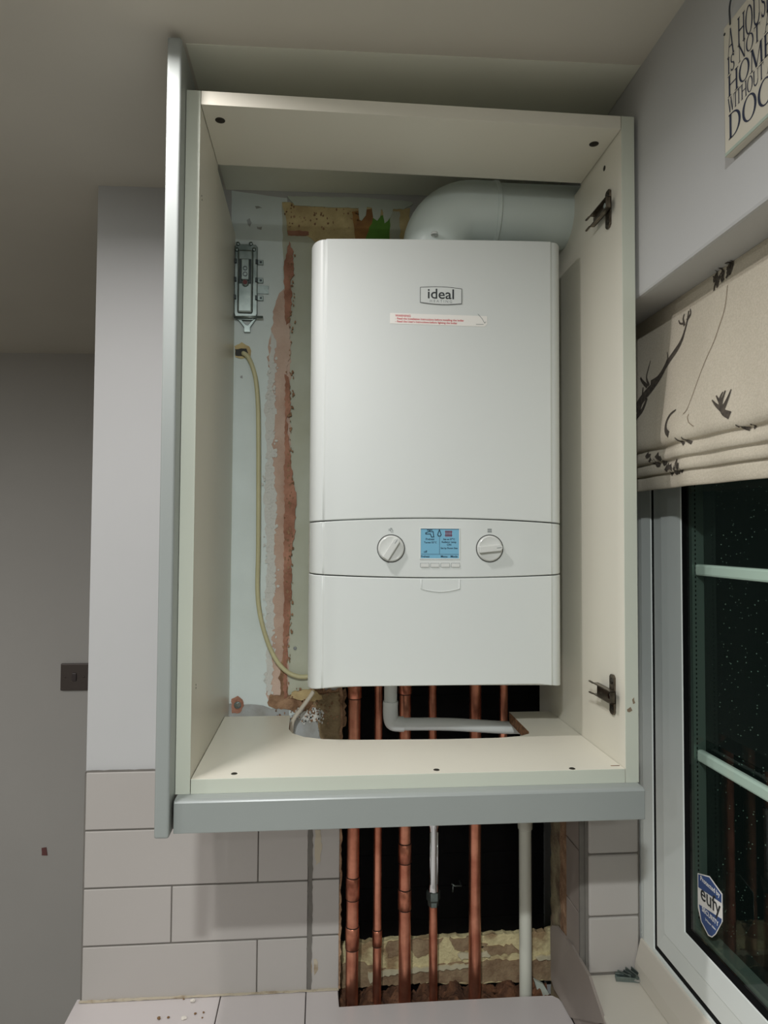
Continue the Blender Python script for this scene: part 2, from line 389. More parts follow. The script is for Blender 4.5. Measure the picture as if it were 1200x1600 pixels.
for i in range(NX + 1):
    grid.append([bm.verts.new((OP + (XR - OP) * i / NX, -0.056 + 0.107 * j / NY, -0.512 + rnd.uniform(-0.006, 0.009) + 0.010 * math.sin(i * 0.7) * (j / NY))) for j in range(NY + 1)])
for i in range(NX):
    for j in range(NY): bm.faces.new((grid[i][j], grid[i + 1][j], grid[i + 1][j + 1], grid[i][j + 1]))
rub = obj('rubble_bed', bm, M['rubble'], wall_back, smooth=True)
# thickness of the broken wall edge on the left side of the opening
bm = BM(); prism(bm, ragged([(OP - 0.001, -0.4735), (OP + 0.003, -0.4735), (OP + 0.003, 0.12), (OP - 0.001, 0.12)], 0.0016, 0.008, 31), 'y', -0.0085, 0.05)
obj('broken_edge', bm, M['plaster_dark'], wall_back)

# right wall beside the opening: torn plaster, then a strip of cut tiles, then the window reveal
bm = BM(); prism(bm, ragged([(-0.001, -0.530), (-0.001, 0.12), (-0.088, 0.12), (-0.088, -0.530)], 0.003, 0.008, 51), 'x', 0.3020, XR + 0.001)
obj('torn_plaster', bm, M['torn'], wall_right)
bm = BM(); prism(bm, ragged([(-0.055, -0.40), (-0.050, 0.0), (-0.089, 0.0), (-0.089, -0.43)], 0.004, 0.009, 52), 'x', 0.3010, 0.3025)
obj('torn_plaster', bm, M['plaster_dark'], wall_right)
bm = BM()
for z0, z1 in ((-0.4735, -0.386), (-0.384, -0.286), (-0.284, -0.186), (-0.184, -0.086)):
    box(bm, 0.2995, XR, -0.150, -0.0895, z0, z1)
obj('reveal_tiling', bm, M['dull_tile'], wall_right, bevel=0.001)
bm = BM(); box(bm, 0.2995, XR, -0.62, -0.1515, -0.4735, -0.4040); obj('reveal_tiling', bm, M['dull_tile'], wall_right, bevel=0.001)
bm = BM(); box(bm, 0.2990, 0.3095, -0.1545, -0.1495, -0.384, -0.050); obj('edge_trim', bm, M['grout'], wall_right)
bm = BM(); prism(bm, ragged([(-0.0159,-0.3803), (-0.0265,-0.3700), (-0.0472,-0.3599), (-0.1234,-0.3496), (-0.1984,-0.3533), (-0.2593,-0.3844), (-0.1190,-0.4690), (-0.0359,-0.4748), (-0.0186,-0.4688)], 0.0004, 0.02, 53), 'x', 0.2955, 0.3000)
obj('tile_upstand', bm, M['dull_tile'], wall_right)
bm = BM()
for z0, z1 in ((-0.3745, -0.2875), (-0.2850, -0.1885), (-0.1860, -0.0880)): box(bm, 0.3120, 0.3950, -0.1600, -0.152, z0, z1)
obj('reveal_tiling', bm, M['tile'], wall_right, bevel=0.003, seg=3)
bm = BM(); box(bm, XR + 0.001, 0.3975, -0.1570, -0.152, -0.386, -0.050); obj('grout', bm, M['grout'], wall_right)

# plaster and paint history inside the cupboard, patches lying on the wall
def patch(name, pts, t, m, amp=0.002, step=0.006, seed=1, y0=0.0):
    bm = BM(); prism(bm, ragged(pts, amp, step, seed), 'y', y0 - t, y0 + 0.0005)
    return obj(name, bm, m, wall_back)
patch('pale_paint', [(-0.2898,0.9511), (-0.1891,0.9419), (-0.1821,0.5993), (-0.1783,0.0177), (-0.1440,0.0002), (-0.1436,-0.0452), (-0.2877,-0.0423)], 0.0006, M['wall_in'], 0.0008, 0.02, 61)
patch('old_paint', [(-0.1995,0.9318), (-0.1644,0.9192), (0.0366,0.9384), (0.0369,0.8683), (-0.1288,0.8611), (-0.1214,0.0225), (-0.1817,0.0234), (-0.1809,0.4826)], 0.0009, M['old_cream'], 0.001, 0.012, 62)
patch('bare_plaster', [(-0.1977,0.7694), (-0.1840,0.7876), (-0.1798,0.5994), (-0.1773,0.2515), (-0.1784,0.0324), (-0.2077,0.0216), (-0.2159,0.0409), (-0.2136,0.1373), (-0.2172,0.2515), (-0.2117,0.3664), (-0.2187,0.4820), (-0.2154,0.5985), (-0.2217,0.6451), (-0.2153,0.6922), (-0.2091,0.7512)], 0.0016, M['plaster_pink'], 0.0022, 0.006, 63)
patch('flaked_paint', [(-0.2153,0.6922), (-0.2072,0.6807), (-0.2078,0.6338), (-0.2054,0.6221), (-0.2108,0.5986), (-0.2056,0.5404), (-0.2065,0.5171), (-0.2107,0.4821), (-0.2053,0.4127), (-0.2014,0.3665), (-0.2064,0.3089), (-0.2026,0.2744), (-0.2053,0.2057), (-0.2027,0.1771), (-0.2079,0.1373), (-0.2050,0.0804), (-0.2079,0.0351), (-0.2170,0.0409), (-0.2159,0.1373), (-0.2213,0.2172), (-0.2188,0.2973), (-0.2256,0.3893), (-0.2210,0.4820), (-0.2252,0.5516), (-0.2203,0.6217)], 0.0022, M['flake'], 0.0028, 0.005, 64)
patch('broken_plaster', [(-0.1903,0.8347), (-0.1848,0.8611), (-0.1776,0.8412), (-0.1760,0.7998), (-0.1806,0.7877), (-0.1789,0.7405), (-0.1832,0.7109), (-0.1901,0.7048), (-0.1933,0.7872), (-0.1947,0.8109)], 0.0050, M['plaster_red'], 0.0016, 0.005, 65)
patch('broken_plaster', [(-0.1892,0.6167), (-0.1822,0.6110), (-0.1793,0.5526), (-0.1860,0.5350), (-0.1810,0.4943), (-0.1746,0.4362), (-0.1673,0.3957), (-0.1690,0.3321), (-0.1733,0.3090), (-0.1753,0.2745), (-0.1737,0.2343), (-0.1775,0.1656), (-0.1807,0.1371), (-0.1807,0.0347), (-0.1864,0.0348), (-0.1888,0.3666), (-0.1890,0.4941)], 0.0050, M['plaster_red'], 0.0016, 0.005, 66)
patch('broken_plaster', [(-0.1925,0.7106), (-0.1833,0.7168), (-0.1793,0.6698), (-0.1826,0.6462), (-0.1857,0.6168), (-0.1914,0.6108)], 0.0040, M['plaster_pink'], 0.002, 0.005, 67)
patch('broken_plaster', [(-0.1828,0.1257), (-0.1797,0.0461), (-0.1784,0.0324), (-0.1898,0.0326), (-0.1947,0.0690), (-0.1905,0.1030)], 0.0030, M['plaster_dark'], 0.002, 0.005, 68)
patch('stained_plaster', [(-0.1984,0.9331), (-0.1060,0.9304), (-0.0113,0.9337), (0.0366,0.9324), (0.0369,0.8635), (-0.1288,0.8564), (-0.1523,0.8744), (-0.1873,0.8729), (-0.1886,0.8918), (-0.1935,0.9119)], 0.0022, M['plaster_ochre'], 0.0012, 0.007, 71)
patch('plaster_ridge', [(-0.1873,0.8800), (-0.1501,0.8805), (-0.1500,0.8745), (-0.1861,0.8717)], 0.0048, M['plaster_red'], 0.0012, 0.005, 72)
patch('tan_plaster', [(-0.0705,0.9212), (-0.0315,0.9303), (-0.0325,0.9074), (-0.0418,0.8697), (-0.0630,0.8688)], 0.0029, M['orange'], 0.0012, 0.006, 73)
patch('green_paint', [(-0.0314,0.9159), (-0.0004,0.9173), (-0.0002,0.8715), (-0.0465,0.8695), (-0.0348,0.9013)], 0.0030, M['green'], 0.001, 0.008, 74)
patch('cream_flake', [(-0.0005,0.9246), (0.0175,0.9254), (0.0189,0.8724), (-0.0002,0.8715)], 0.0028, M['old_cream'], 0.0016, 0.006, 75)
patch('white_smear', [(-0.1892,0.9443), (-0.0589,0.9483), (0.0389,0.9458), (0.0438,0.9412), (0.0246,0.9306), (0.0055,0.9297), (0.0008,0.9150), (-0.0040,0.9075), (-0.0099,0.9024), (-0.0123,0.9143), (-0.0148,0.9287), (-0.0172,0.9274), (-0.0183,0.9141), (-0.0242,0.9066), (-0.0313,0.9111), (-0.0338,0.9302), (-0.0433,0.9310), (-0.0456,0.9152), (-0.0527,0.9053), (-0.0574,0.9074), (-0.0587,0.9290), (-0.1059,0.9280), (-0.1762,0.9282)], 0.0038, M['drip'], 0.0007, 0.006, 76)
patch('rough_plaster', [(-0.2125,0.0409), (-0.1762,0.0370), (-0.1558,0.0480), (-0.0757,0.0492), (-0.0752,-0.0181), (-0.1154,-0.0026), (-0.1555,0.0094), (-0.1896,0.0145), (-0.2145,0.0194)], 0.0026, M['plaster_dark'], 0.0025, 0.005, 77)
patch('ochre_lump', [(-0.1729,0.0460), (-0.1331,0.0500), (-0.1158,0.0338), (-0.1329,0.0295), (-0.1557,0.0321), (-0.1739,0.0369)], 0.0060, M['plaster_ochre'], 0.002, 0.005, 78)
patch('olive_plaster', [(-0.1352,0.0398), (-0.0826,0.0447), (-0.0818,-0.0521), (-0.1150,-0.0514), (-0.1256,-0.0172), (-0.1213,0.0089), (-0.1328,0.0227)], 0.0042, M['plaster_olive'], 0.002, 0.006, 79)
patch('cement_smear', [(-0.1713,0.0029), (-0.1555,0.0094), (-0.1417,0.0024), (-0.1280,-0.0058), (-0.1233,-0.0229), (-0.1207,-0.0547), (-0.1707,-0.0537)], 0.0035, M['grey_cement'], 0.0016, 0.006, 80)
patch('white_specks', [(-0.1646,0.0141), (-0.1498,0.0093), (-0.1281,0.0044), (-0.1211,-0.0093), (-0.1440,-0.0044), (-0.1599,0.0004)], 0.0050, M['flake'], 0.0035, 0.004, 81)
patch('grey_skim', [(-0.2887,0.0251), (-0.2348,0.0242), (-0.2077,0.0170), (-0.1760,0.0143), (-0.1757,-0.0106), (-0.2882,-0.0086)], 0.0020, M['grey_cement'], 0.001, 0.01, 82)
# crusts of white paint left along the torn strip
rnd = random.Random(77); bm = BM()
def fleck(x, z, r, y0, t):
    k = rnd.randint(5, 7); a0 = rnd.uniform(0, 6.28)
    prism(bm, [(x + r * rnd.uniform(0.5, 1.3) * math.cos(a0 + 2 * PI * i / k), z + 1.3 * r * rnd.uniform(0.5, 1.3) * math.sin(a0 + 2 * PI * i / k)) for i in range(k)], 'y', y0 - t, y0 + 0.001)
(fx0, fz0), (fx1, fz1) = [(-0.2137,0.6453), (-0.2114,0.0408)]
for i in range(230):
    f = rnd.random(); fleck(fx0 + (fx1 - fx0) * f + rnd.gauss(0.004 * math.sin(f * 31), 0.0050), fz0 + (fz1 - fz0) * f, rnd.uniform(0.0010, 0.0030), -0.0018, rnd.uniform(0.0008, 0.0022))
(gx0, gz0), (gx1, gz1) = [(-0.1646,0.0164), (-0.1154,-0.0094)]
for i in range(90): fleck(rnd.uniform(gx0, gx1), gz0 + (gz1 - gz0) * rnd.random(), rnd.uniform(0.0008, 0.0024), -0.0045, 0.0012)
q = obj('paint_flecks', bm, M['flake'], wall_back); q['kind'] = 'stuff'
rnd = random.Random(78); bm = BM()
(fx0, fz0), (fx1, fz1) = [(-0.1799,0.8352), (-0.1784,0.0347)]
for i in range(150):
    f = rnd.random(); fleck(fx0 + (fx1 - fx0) * f + rnd.gauss(0.0, 0.0035), fz0 + (fz1 - fz0) * f, rnd.uniform(0.0008, 0.0026), -0.0046, rnd.uniform(0.0008, 0.0016))
(gx0, gz0), (gx1, gz1) = [(-0.1937,0.9321), (-0.0584,0.8858)]
for i in range(60): fleck(rnd.uniform(gx0, gx1), gz0 + (gz1 - gz0) * rnd.random(), rnd.uniform(0.0006, 0.0022), -0.0021, 0.0008)
(gx0, gz0), (gx1, gz1) = [(-0.2013,0.0520), (-0.0810,-0.0123)]
for i in range(90): fleck(rnd.uniform(gx0, gx1), gz0 + (gz1 - gz0) * rnd.random(), rnd.uniform(0.0008, 0.0026), -0.0040, 0.0012)
q = obj('plaster_crumble', bm, M['plaster_dark'], wall_back); q['kind'] = 'stuff'
bm = BM()
for p, sd in (([(-0.2615,0.8968), (-0.2570,0.9018), (-0.2534,0.8924), (-0.2556,0.8864), (-0.2603,0.8898)], 1), ([(-0.2441,0.8858), (-0.2349,0.8862), (-0.2360,0.8814), (-0.2429,0.8823)], 2), ([(-0.2693,0.6111), (-0.2659,0.6124), (-0.2659,0.6077), (-0.2693,0.6076)], 3), ([(-0.2469,0.9248), (-0.2411,0.9251), (-0.2341,0.9218), (-0.2457,0.9201)], 4)):
    prism(bm, ragged(p, 0.0008, 0.004, sd), 'y', -0.0013, 0.0)
pieces('grey_scuff', bm, M['grey_cement'], wall_back)
# holes where the cable leaves and where the cupboard is bolted back
bm = BM(); prism(bm, ragged([(-0.2803,0.6656), (-0.2678,0.6718), (-0.2552,0.6664), (-0.2517,0.6583), (-0.2527,0.6466), (-0.2652,0.6439), (-0.2800,0.6446)], 0.001, 0.004, 90), 'y', -0.0030, 0.0)
hole = obj('chiselled_hole', bm, M['plaster_ochre'], wall_back)
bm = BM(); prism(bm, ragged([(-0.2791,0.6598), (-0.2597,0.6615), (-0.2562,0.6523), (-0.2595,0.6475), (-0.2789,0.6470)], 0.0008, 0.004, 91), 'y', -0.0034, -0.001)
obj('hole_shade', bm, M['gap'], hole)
bm = BM(); prism(bm, ragged([(-0.2776,0.0339), (-0.2676,0.0383), (-0.2585,0.0325), (-0.2561,0.0212), (-0.2616,0.0100), (-0.2773,0.0091)], 0.001, 0.004, 92), 'y', -0.0034, 0.0)
obj('chiselled_hole', bm, M['plaster_red'], wall_back)
# screw plug right of the torn strip, low
bm = BM(); lathe(bm, [(0, -0.0035), (0.0028, -0.0030), (0.0032, -0.001)], ([(-0.1668,0.1222)][0][0], 0, [(-0.1668,0.1222)][0][1]), 'y', 14); obj('wall_plug', bm, M['ink_grey'], wall_back)

# ---------------------------------------------------------------- window in the right wall
Y0, Y1, Z0, Z1 = -0.1525, -1.1595, -0.378, 0.6500
def zd(d):
    """the bottom rail of the frame and sash is a little taller at its outer steps than the jamb"""
    K = ((0.0, 0.0), (0.0495, 0.0640), (0.058, 0.073), (0.090, 0.109), (0.149, 0.144), (0.157, 0.152), (0.2, 0.195))
    for (a, p), (b, q) in zip(K[:-1], K[1:]):
        if d <= b: return p + (q - p) * (d - a) / (b - a)
    return d
def loop_frame(bm, prof, mi=0):
    """mitred rectangle; prof = (inset, x) corners of the section, closed"""
    loops = []
    for d, x in prof:
        loops.append([bm.verts.new(p) for p in ((x, Y0 - d, Z0 + zd(d)), (x, Y1 + d, Z0 + zd(d)), (x, Y1 + d, Z1 - d), (x, Y0 - d, Z1 - d))])
    for i in range(len(loops)):
        a, b = loops[i], loops[(i + 1) % len(loops)]
        for k in range(4):
            bm.faces.new((a[k], a[(k + 1) % 4], b[(k + 1) % 4], b[k])).material_index = mi
win = struct(thing('window_1', 'dark casement window in white plastic frame, rain on the panes', 'window', (0.42, Y0, Z0)))
def wpart(name, prof, m, bevel=0.0):
    b = BM(); loop_frame(b, prof); o = obj(name, b, m, None, bevel=bevel); o.parent = win; o.matrix_parent_inverse = win.matrix_world.inverted(); return o
win.location = (0.0, 0.0, 0.0)
def wp(o): o.parent = win; return o
b = BM(); loop_frame(b, [(0.0, 0.4000), (0.012, 0.4000), (0.016, 0.3990), (0.0495, 0.3990), (0.0495, 0.455), (0.0, 0.455)]); wp(obj('frame', b, M['upvc'], bevel=0.001))
b = BM(); loop_frame(b, [(0.0490, 0.4010), (0.0620, 0.4010), (0.0620, 0.45), (0.0490, 0.45)]); wp(obj('gasket', b, M['gasket']))
b = BM(); loop_frame(b, [(0.0580, 0.4000), (0.0880, 0.3975), (0.0900, 0.3960), (0.1480, 0.3960), (0.1490, 0.3970), (0.1490, 0.4250), (0.0580, 0.4250)]); sash = wp(obj('sash', b, M['upvc'], bevel=0.0006))
b = BM(); loop_frame(b, [(0.1480, 0.3972), (0.1565, 0.4005), (0.1565, 0.4200), (0.1480, 0.4200)]); wp(obj('gasket', b, M['gasket']))
b = BM(); box(b, 0.4012, 0.4042, Y1 + 0.153, Y0 - 0.153, Z0 + 0.150, Z1 - 0.15); wp(obj('inner_pane', b, M['glass']))
b = BM(); box(b, 0.4222, 0.4252, Y1 + 0.153, Y0 - 0.153, Z0 + 0.150, Z1 - 0.15); wp(obj('outer_pane', b, M['glass']))
b = BM(); loop_frame(b, [(0.155, 0.4045), (0.1640, 0.4045), (0.1640, 0.4220), (0.155, 0.4220)]); spacer = wp(obj('spacer', b, M['alu']))
b = BM()
for k in range(120):
    z = Z0 + 0.17 + k * 0.0065
    if z < Z1 - 0.16: box(b, 0.4085, 0.4100, Y0 - 0.1645, Y0 - 0.1637, z, z + 0.003)
wp(obj('spacer_vents', b, M['gasket']))
for zz in ([(-0.2914,0.2784)][0][1], [(-0.3039,0.0182)][0][1]):
    b = BM(); box(b, 0.4080, 0.4180, Y1 + 0.163, Y0 - 0.1642, zz - 0.0080, zz + 0.0080); wp(obj('glazing_bar', b, M['upvc'], bevel=0.0030))
# rain on the outside of the pane
rnd = random.Random(12); b = BM()
for k in range(800):
    y = -0.345 - abs(rnd.gauss(0, 0.16)) if k % 3 else rnd.uniform(-1.0, -0.33)
    if y < -1.0: continue
    z = rnd.uniform(-0.21, 0.48); r = rnd.choice((0.0004, 0.0005, 0.0006, 0.0008))
    lathe(b, [(0, 0.0007 * r / 0.0006), (r * 0.8, 0.0004 * r / 0.0006), (r, 0.0)], (0.4252, y, z), 'x', 6)
d = obj('raindrops', b, M['droplet'], smooth=True); d['kind'] = 'stuff'; wp(d)
# sill board; dark strip paints the gap and overhang shadow under its front edge
b = BM(); box(b, 0.2975, 0.4010, -1.1590, -0.1530, -0.3920, -0.3790); sill = obj('sill_board', b, M['sill'], bevel=0.0025); wp(sill)
b = BM(); box(b, 0.2985, 0.3100, -1.1590, -0.1530, -0.4000, -0.3918); wp(obj('sill_gap_shadow', b, M['sill_shadow']))
# cover bead sloping from the frame to the sill
b = BM(); prism(b, [(0.3840, -0.3790), (0.3870, -0.3560), (0.3960, -0.3200), (0.4005, -0.3200), (0.4005, -0.3790)], 'y', -1.158, -0.1610); wp(obj('cover_bead', b, M['sill'], bevel=0.002))

# ---------------------------------------------------------------- worktop ledge
bm = BM()
box(bm, -0.5320, -0.2890, -0.62, 0.0, -0.503, -0.4735); box(bm, -0.2875, -0.1420, -0.62, 0.0, -0.503, -0.4735); prism(bm, [(-0.1405, -0.62), (0.2985, -0.62), (0.2985, -0.0800), (0.2950, -0.0640), (0.2860, -0.0545), (0.2285, -0.0533), (0.0360, -0.0530), (-0.0844, -0.0548), (-0.0860, -0.001), (-0.1405, -0.001)], 'z', -0.503, -0.4735)
wt = tag(obj('worktop', bm, M['worktop'], bevel=0.0012), 'white tiled worktop ledge at the foot of the tiled wall', 'worktop')
bm = BM(); box(bm, -0.525, 0.295, -0.615, -0.062, -1.45, -0.503); b2 = obj('base_unit', bm, M['carcass']); tag(b2, 'plain base unit carrying the white tiled ledge', 'cabinet')

# ---------------------------------------------------------------- boiler cupboard
H, D, t = 0.8990, 0.3676, 0.0181
RB = 0.2207; FB = 0.0607
cup = thing('wall_cupboard', 'open doorless ivory wall cupboard boxing in the white boiler', 'cupboard', (0, 0, 0))
for s, nm in ((-1, 'side_panel'), (1, 'side_panel')):
    xo, xi = s * 0.3, s * (0.3 - t)
    bm = BM()
    pr = [(-D + 0.0008, 0), (0.0, 0), (0.0, H - 0.030), (-RB + 0.004, H - 0.024), (-RB + 0.004, H), (-D + 0.0008, H)]
    if s > 0: pr = [(-D + 0.0008, 0), (-0.0005, 0), (-0.0005, 0.770), (-0.060, 0.790), (-0.062, H - 0.024), (-RB + 0.004, H - 0.022), (-RB + 0.004, H), (-D + 0.0008, H)]
    prism(bm, pr, 'x', min(xo, xi), max(xo, xi))
    o = obj(nm, bm, M['carcass'], cup)
    bm = BM(); box(bm, min(xo, xi), max(xo, xi), -D, -D + 0.0009, 0, H); obj('edging', bm, M['edge'], o, bevel=0.0003)
    if s > 0:
        bm = BM()
        for p, r in (([(-0.3097,0.8573)][0], 0.0038), ([(-0.3276,0.8431)][0], 0.0)):
            if r: lathe(bm, [(0, -0.0012), (r * 0.55, -0.0010), (r, -0.0004), (r, 0.001)], (0.2819, p[0], p[1]), 'x', 18)
        obj('screw', bm, M['screw'], o)
        bm = BM(); prism(bm, ragged([(0.2844,0.0963), (0.2889,0.0996), (0.2915,0.0946), (0.2879,0.0921), (0.2853,0.0930)], 0.0006, 0.003, 7), 'y', -D - 0.0003, -D + 0.0002); obj('dirty_mark', bm, M['stitch'], o)
        bm = BM(); prism(bm, ragged([(0.2916,0.1080), (0.2942,0.1113), (0.2950,0.1046), (0.2924,0.1029)], 0.0006, 0.003, 8), 'y', -D - 0.0003, -D + 0.0002); obj('dirty_mark', bm, M['stitch'], o)
    else:
        bm = BM()
        for p in [(-0.3500,0.7690), (-0.3472,0.7652), (-0.3374,0.1293), (-0.3370,0.1251)]: lathe(bm, [(0, 0.0003), (0.0012, 0.0003), (0.0012, -0.001)], (-0.2819, p[0], p[1]), 'x', 10)
        pieces('shelf_hole', bm, M['screw'], o)
bm = BM(); box(bm, -0.3 + t + 0.0008, 0.3 - t - 0.0008, -D + 0.0008, -RB, H - t, H); rail = obj('top_rail', bm, M['carcass'], cup)
bm = BM(); box(bm, -0.3 + t + 0.0008, 0.3 - t - 0.0008, -D, -D + 0.0009, H - t, H); obj('edging', bm, M['carcass'], rail, bevel=0.0003)
for p in [(-0.2617,-0.3346), (0.2587,-0.3290)]:
    bm = BM(); lathe(bm, [(0, -0.0016), (0.0035, -0.0016), (0.0040, -0.0010), (0.0066, -0.0004), (0.0068, 0.001)], (p[0], p[1], H - t), 'z', 20); obj('screw', bm, M['screw'], rail)
# bottom panel with a jigsawn cut-out for the pipes
bm = BM()
xl = 0.3 - t - 0.0008
cut = [(-0.1715, -FB), (-0.1700, -0.1450), (-0.1640, -0.1680), (-0.1450, -0.1900), (-0.1150, -0.2040), (-0.0600, -0.2110), (0.0700, -0.2165), (0.1500, -0.2150), (0.1850, -0.2080), (0.2030, -0.1960), (0.2060, -0.1850), (0.2080, -FB)]
poly = [(-xl, -FB), (-xl, -D + 0.0008), (xl, -D + 0.0008), (xl, -FB)] + cut[::-1]
prism(bm, poly, 'z', 0.0, t)
bm.faces.ensure_lookup_table()
for f in bm.faces:
    c = f.calc_center_median()
    f.normal_update()
    if abs(f.normal.z) < 0.5 and -0.2175 < c.y < -FB - 0.001 and abs(c.x) < 0.25: f.material_index = 1
base = obj('bottom_panel', bm, [M['carcass'], M['chipboard']], cup)
bm = BM(); box(bm, -xl, xl, -D, -D + 0.0009, 0.0, t); obj('edging', bm, M['edge'], base, bevel=0.0003)
for p in [(-0.2298,-0.3498), (0.0316,-0.3536), (0.2114,-0.3614)]:
    bm = BM(); lathe(bm, [(0, 0.0002), (0.0020, 0.0002), (0.0036, 0.0006), (0.0042, 0.0001), (0.0042, -0.001)], (p[0], p[1], t), 'z', 16); obj('screw', bm, M['screw'], base)
bm = BM(); p = [(0.2674,-0.3550), (0.2794,-0.3559)]; box(bm, p[0][0], p[1][0], p[0][1], p[0][1] + 0.002, t - 0.001, t + 0.0003); obj('scratch', bm, M['chipboard'], base)
# hinge mounting plates left on the right-hand side panel
def hinge(yc, zc):
    h = thing('hinge_plate', '', 'x'); del h['label']; del h['category']
    h.parent = cup
    X = 0.2819
    bm = BM(); prism(bm, [(yc - 0.0080, zc - 0.024), (yc - 0.004, zc - 0.0275), (yc + 0.004, zc - 0.0275), (yc + 0.0080, zc - 0.024), (yc + 0.0080, zc + 0.024), (yc + 0.004, zc + 0.0275), (yc - 0.004, zc + 0.0275), (yc - 0.0080, zc + 0.024)], 'x', X - 0.0028, X)
    obj('plate', bm, M['hinge'], h, bevel=0.0006)
    bm = BM()
    a0, a1 = yc - 0.021, yc + 0.040
    box(bm, X - 0.0075, X - 0.0055, a0, a1, zc - 0.0085, zc + 0.0085)                 # channel back
    for s in (-1, 1):
        prism(bm, [(a0, zc + s * 0.0085), (a1, zc + s * 0.0085), (a1, zc + s * 0.0068), (a0, zc + s * 0.0068)], 'x', X - 0.0135, X - 0.0055)
        prism(bm, [(a1, zc + s * 0.0085), (a1 + 0.014, zc + s * 0.0090), (a1 + 0.014, zc + s * 0.0070), (a1, zc + s * 0.0066)], 'x', X - 0.0145, X - 0.0115)
    box(bm, X - 0.0135, X - 0.0055, a0, a0 + 0.0018, zc - 0.0085, zc + 0.0085)
    obj('arm', bm, M['hinge'], h, bevel=0.0005)
    for dz in (-0.0185, 0.0185):
        bm = BM(); lathe(bm, [(0, -0.0046), (0.0018, -0.0046), (0.0022, -0.0040), (0.0042, -0.0038), (0.0046, -0.0028)], (X, yc, zc + dz), 'x', 16); obj('screw', bm, M['screw'], h)
    bm = BM(); lathe(bm, [(0, -0.0110), (0.0036, -0.0110), (0.0040, -0.0100), (0.0040, -0.005)], (X, yc - 0.010, zc), 'x', 16); obj('screw', bm, M['chrome'], h)
hinge(-0.3255, 0.7895); hinge(-0.3300, 0.1073)

# grey end panel, light pelmet and filler: separate fitted pieces
bm = BM(); box(bm, -0.3180, -0.3004, -0.400, -0.0100, -0.0410, 0.9455)
tag(obj('end_panel', bm, M['grey_gloss'], bevel=0.0030, seg=3), 'tall grey lacquered end panel against the left side of the cupboard', 'panel')
bm = BM(); prism(bm, [(-0.3885, -0.0400), (-0.3885, -0.0035), (-0.3870, -0.0010), (-0.3830, 0.0), (-0.3500, 0.0), (-0.3500, -0.0400)], 'x', -0.2975, 0.2985)
tag(obj('light_pelmet', bm, M['grey_gloss'], bevel=0.0010), 'grey lacquered pelmet rail running under the front of the cupboard', 'pelmet')
bm = BM(); box(bm, 0.3004, 0.3058, -0.352, -0.02, 0.0, 0.905)
tag(obj('filler_strip', bm, M['grey_gloss'], bevel=0.0008), 'narrow grey filler between the right cupboard side and the wall', 'filler strip')

# ---------------------------------------------------------------- boiler
BF = -0.2400
bl, br = -0.1400, 0.2480
boiler = thing('boiler', 'white wall-hung gas boiler with blue screen and two knobs', 'boiler', (0, 0, 0))
def section():
    """plan of the casing from left back, round both front corners, to right back"""
    p = [(bl + 0.001, -0.015)]
    p.append((bl, -0.150)); p.append((bl, -0.200))
    for k in range(1, 9):
        a = PI / 2 * k / 8
        p.append((bl + 0.0200 * (1 - math.cos(a)), -0.2000 - 0.0375 * math.sin(a)))
    p += [(bl + 0.0212, -0.2372), (bl + 0.0225, BF + 0.0003)]
    n = 16
    for k in range(1, n): p.append((bl + 0.0225 + (br - bl - 0.045) * k / n, BF))
    p += [(br - 0.0225, BF + 0.0003), (br - 0.0212, -0.2372)]
    for k in range(8, 0, -1):
        a = PI / 2 * k / 8
        p.append((br - 0.0200 * (1 - math.cos(a)), -0.2000 - 0.0375 * math.sin(a)))
    p += [(br, -0.200), (br, -0.150), (br - 0.001, -0.015)]
    return p
SEC = section()
def u_of(x): return (x - (bl + br) / 2) / ((br - bl) / 2)
def z_top(x): return 0.7730 + 0.0060 * u_of(x) - 0.0012 * abs(u_of(x)) ** 3
def z_l1(x): return 0.3508 - 0.0070 * u_of(x) ** 2
def z_l2(x): return 0.2620 + 0.0055 * u_of(x) ** 2
def z_bot(x):
    u = abs(u_of(x)); return 0.1035 - (0.0062 * max(0, (u - 0.78) / 0.22) ** 1.3 if u > 0.78 else 0)
def shell(name, zb, zt, m, off=0.0, parent=boiler):
    bm = BM(); n = len(SEC)
    rows_ = 6
    R_ = []
    for j in range(rows_ + 1):
        f = j / rows_
        R_.append([bm.verts.new((x, y + off, zb(x) + (zt(x) - zb(x)) * f)) for x, y in SEC])
    for a, b in zip(R_[:-1], R_[1:]):
        for k in range(n - 1): bm.faces.new((a[k], a[k + 1], b[k + 1], b[k]))
        bm.faces.new((a[-1], a[0], b[0], b[-1]))
    bm.faces.new(R_[0][::-1]); bm.faces.new(R_[-1])
    return obj(name, bm, m, parent, bevel=0.0012, seg=2, autosmooth=42)
G = 0.0008
shell('casing', lambda x: z_l1(x) + G, z_top, M['boiler'])
panel = shell('control_panel', lambda x: z_l2(x) + G, lambda x: z_l1(x) - G, M['boiler_plastic'])
door = shell('lower_cover', z_bot, lambda x: z_l2(x) - G, M['boiler'])
bm = BM(); box(bm, bl + 0.024, br - 0.024, -0.232, -0.016, 0.112, 0.74); obj('chassis', bm, M['gap'], boiler)
bm = BM(); box(bm, bl + 0.014, br - 0.014, -0.205, -0.016, 0.0985, 0.1130); obj('base_tray', bm, M['tray'], boiler, bevel=0.002)
bm = BM(); box(bm, bl + 0.02, br - 0.02, -0.015, -0.003, 0.14, 0.72); obj('mounting_jig', bm, M['galv'], boiler)
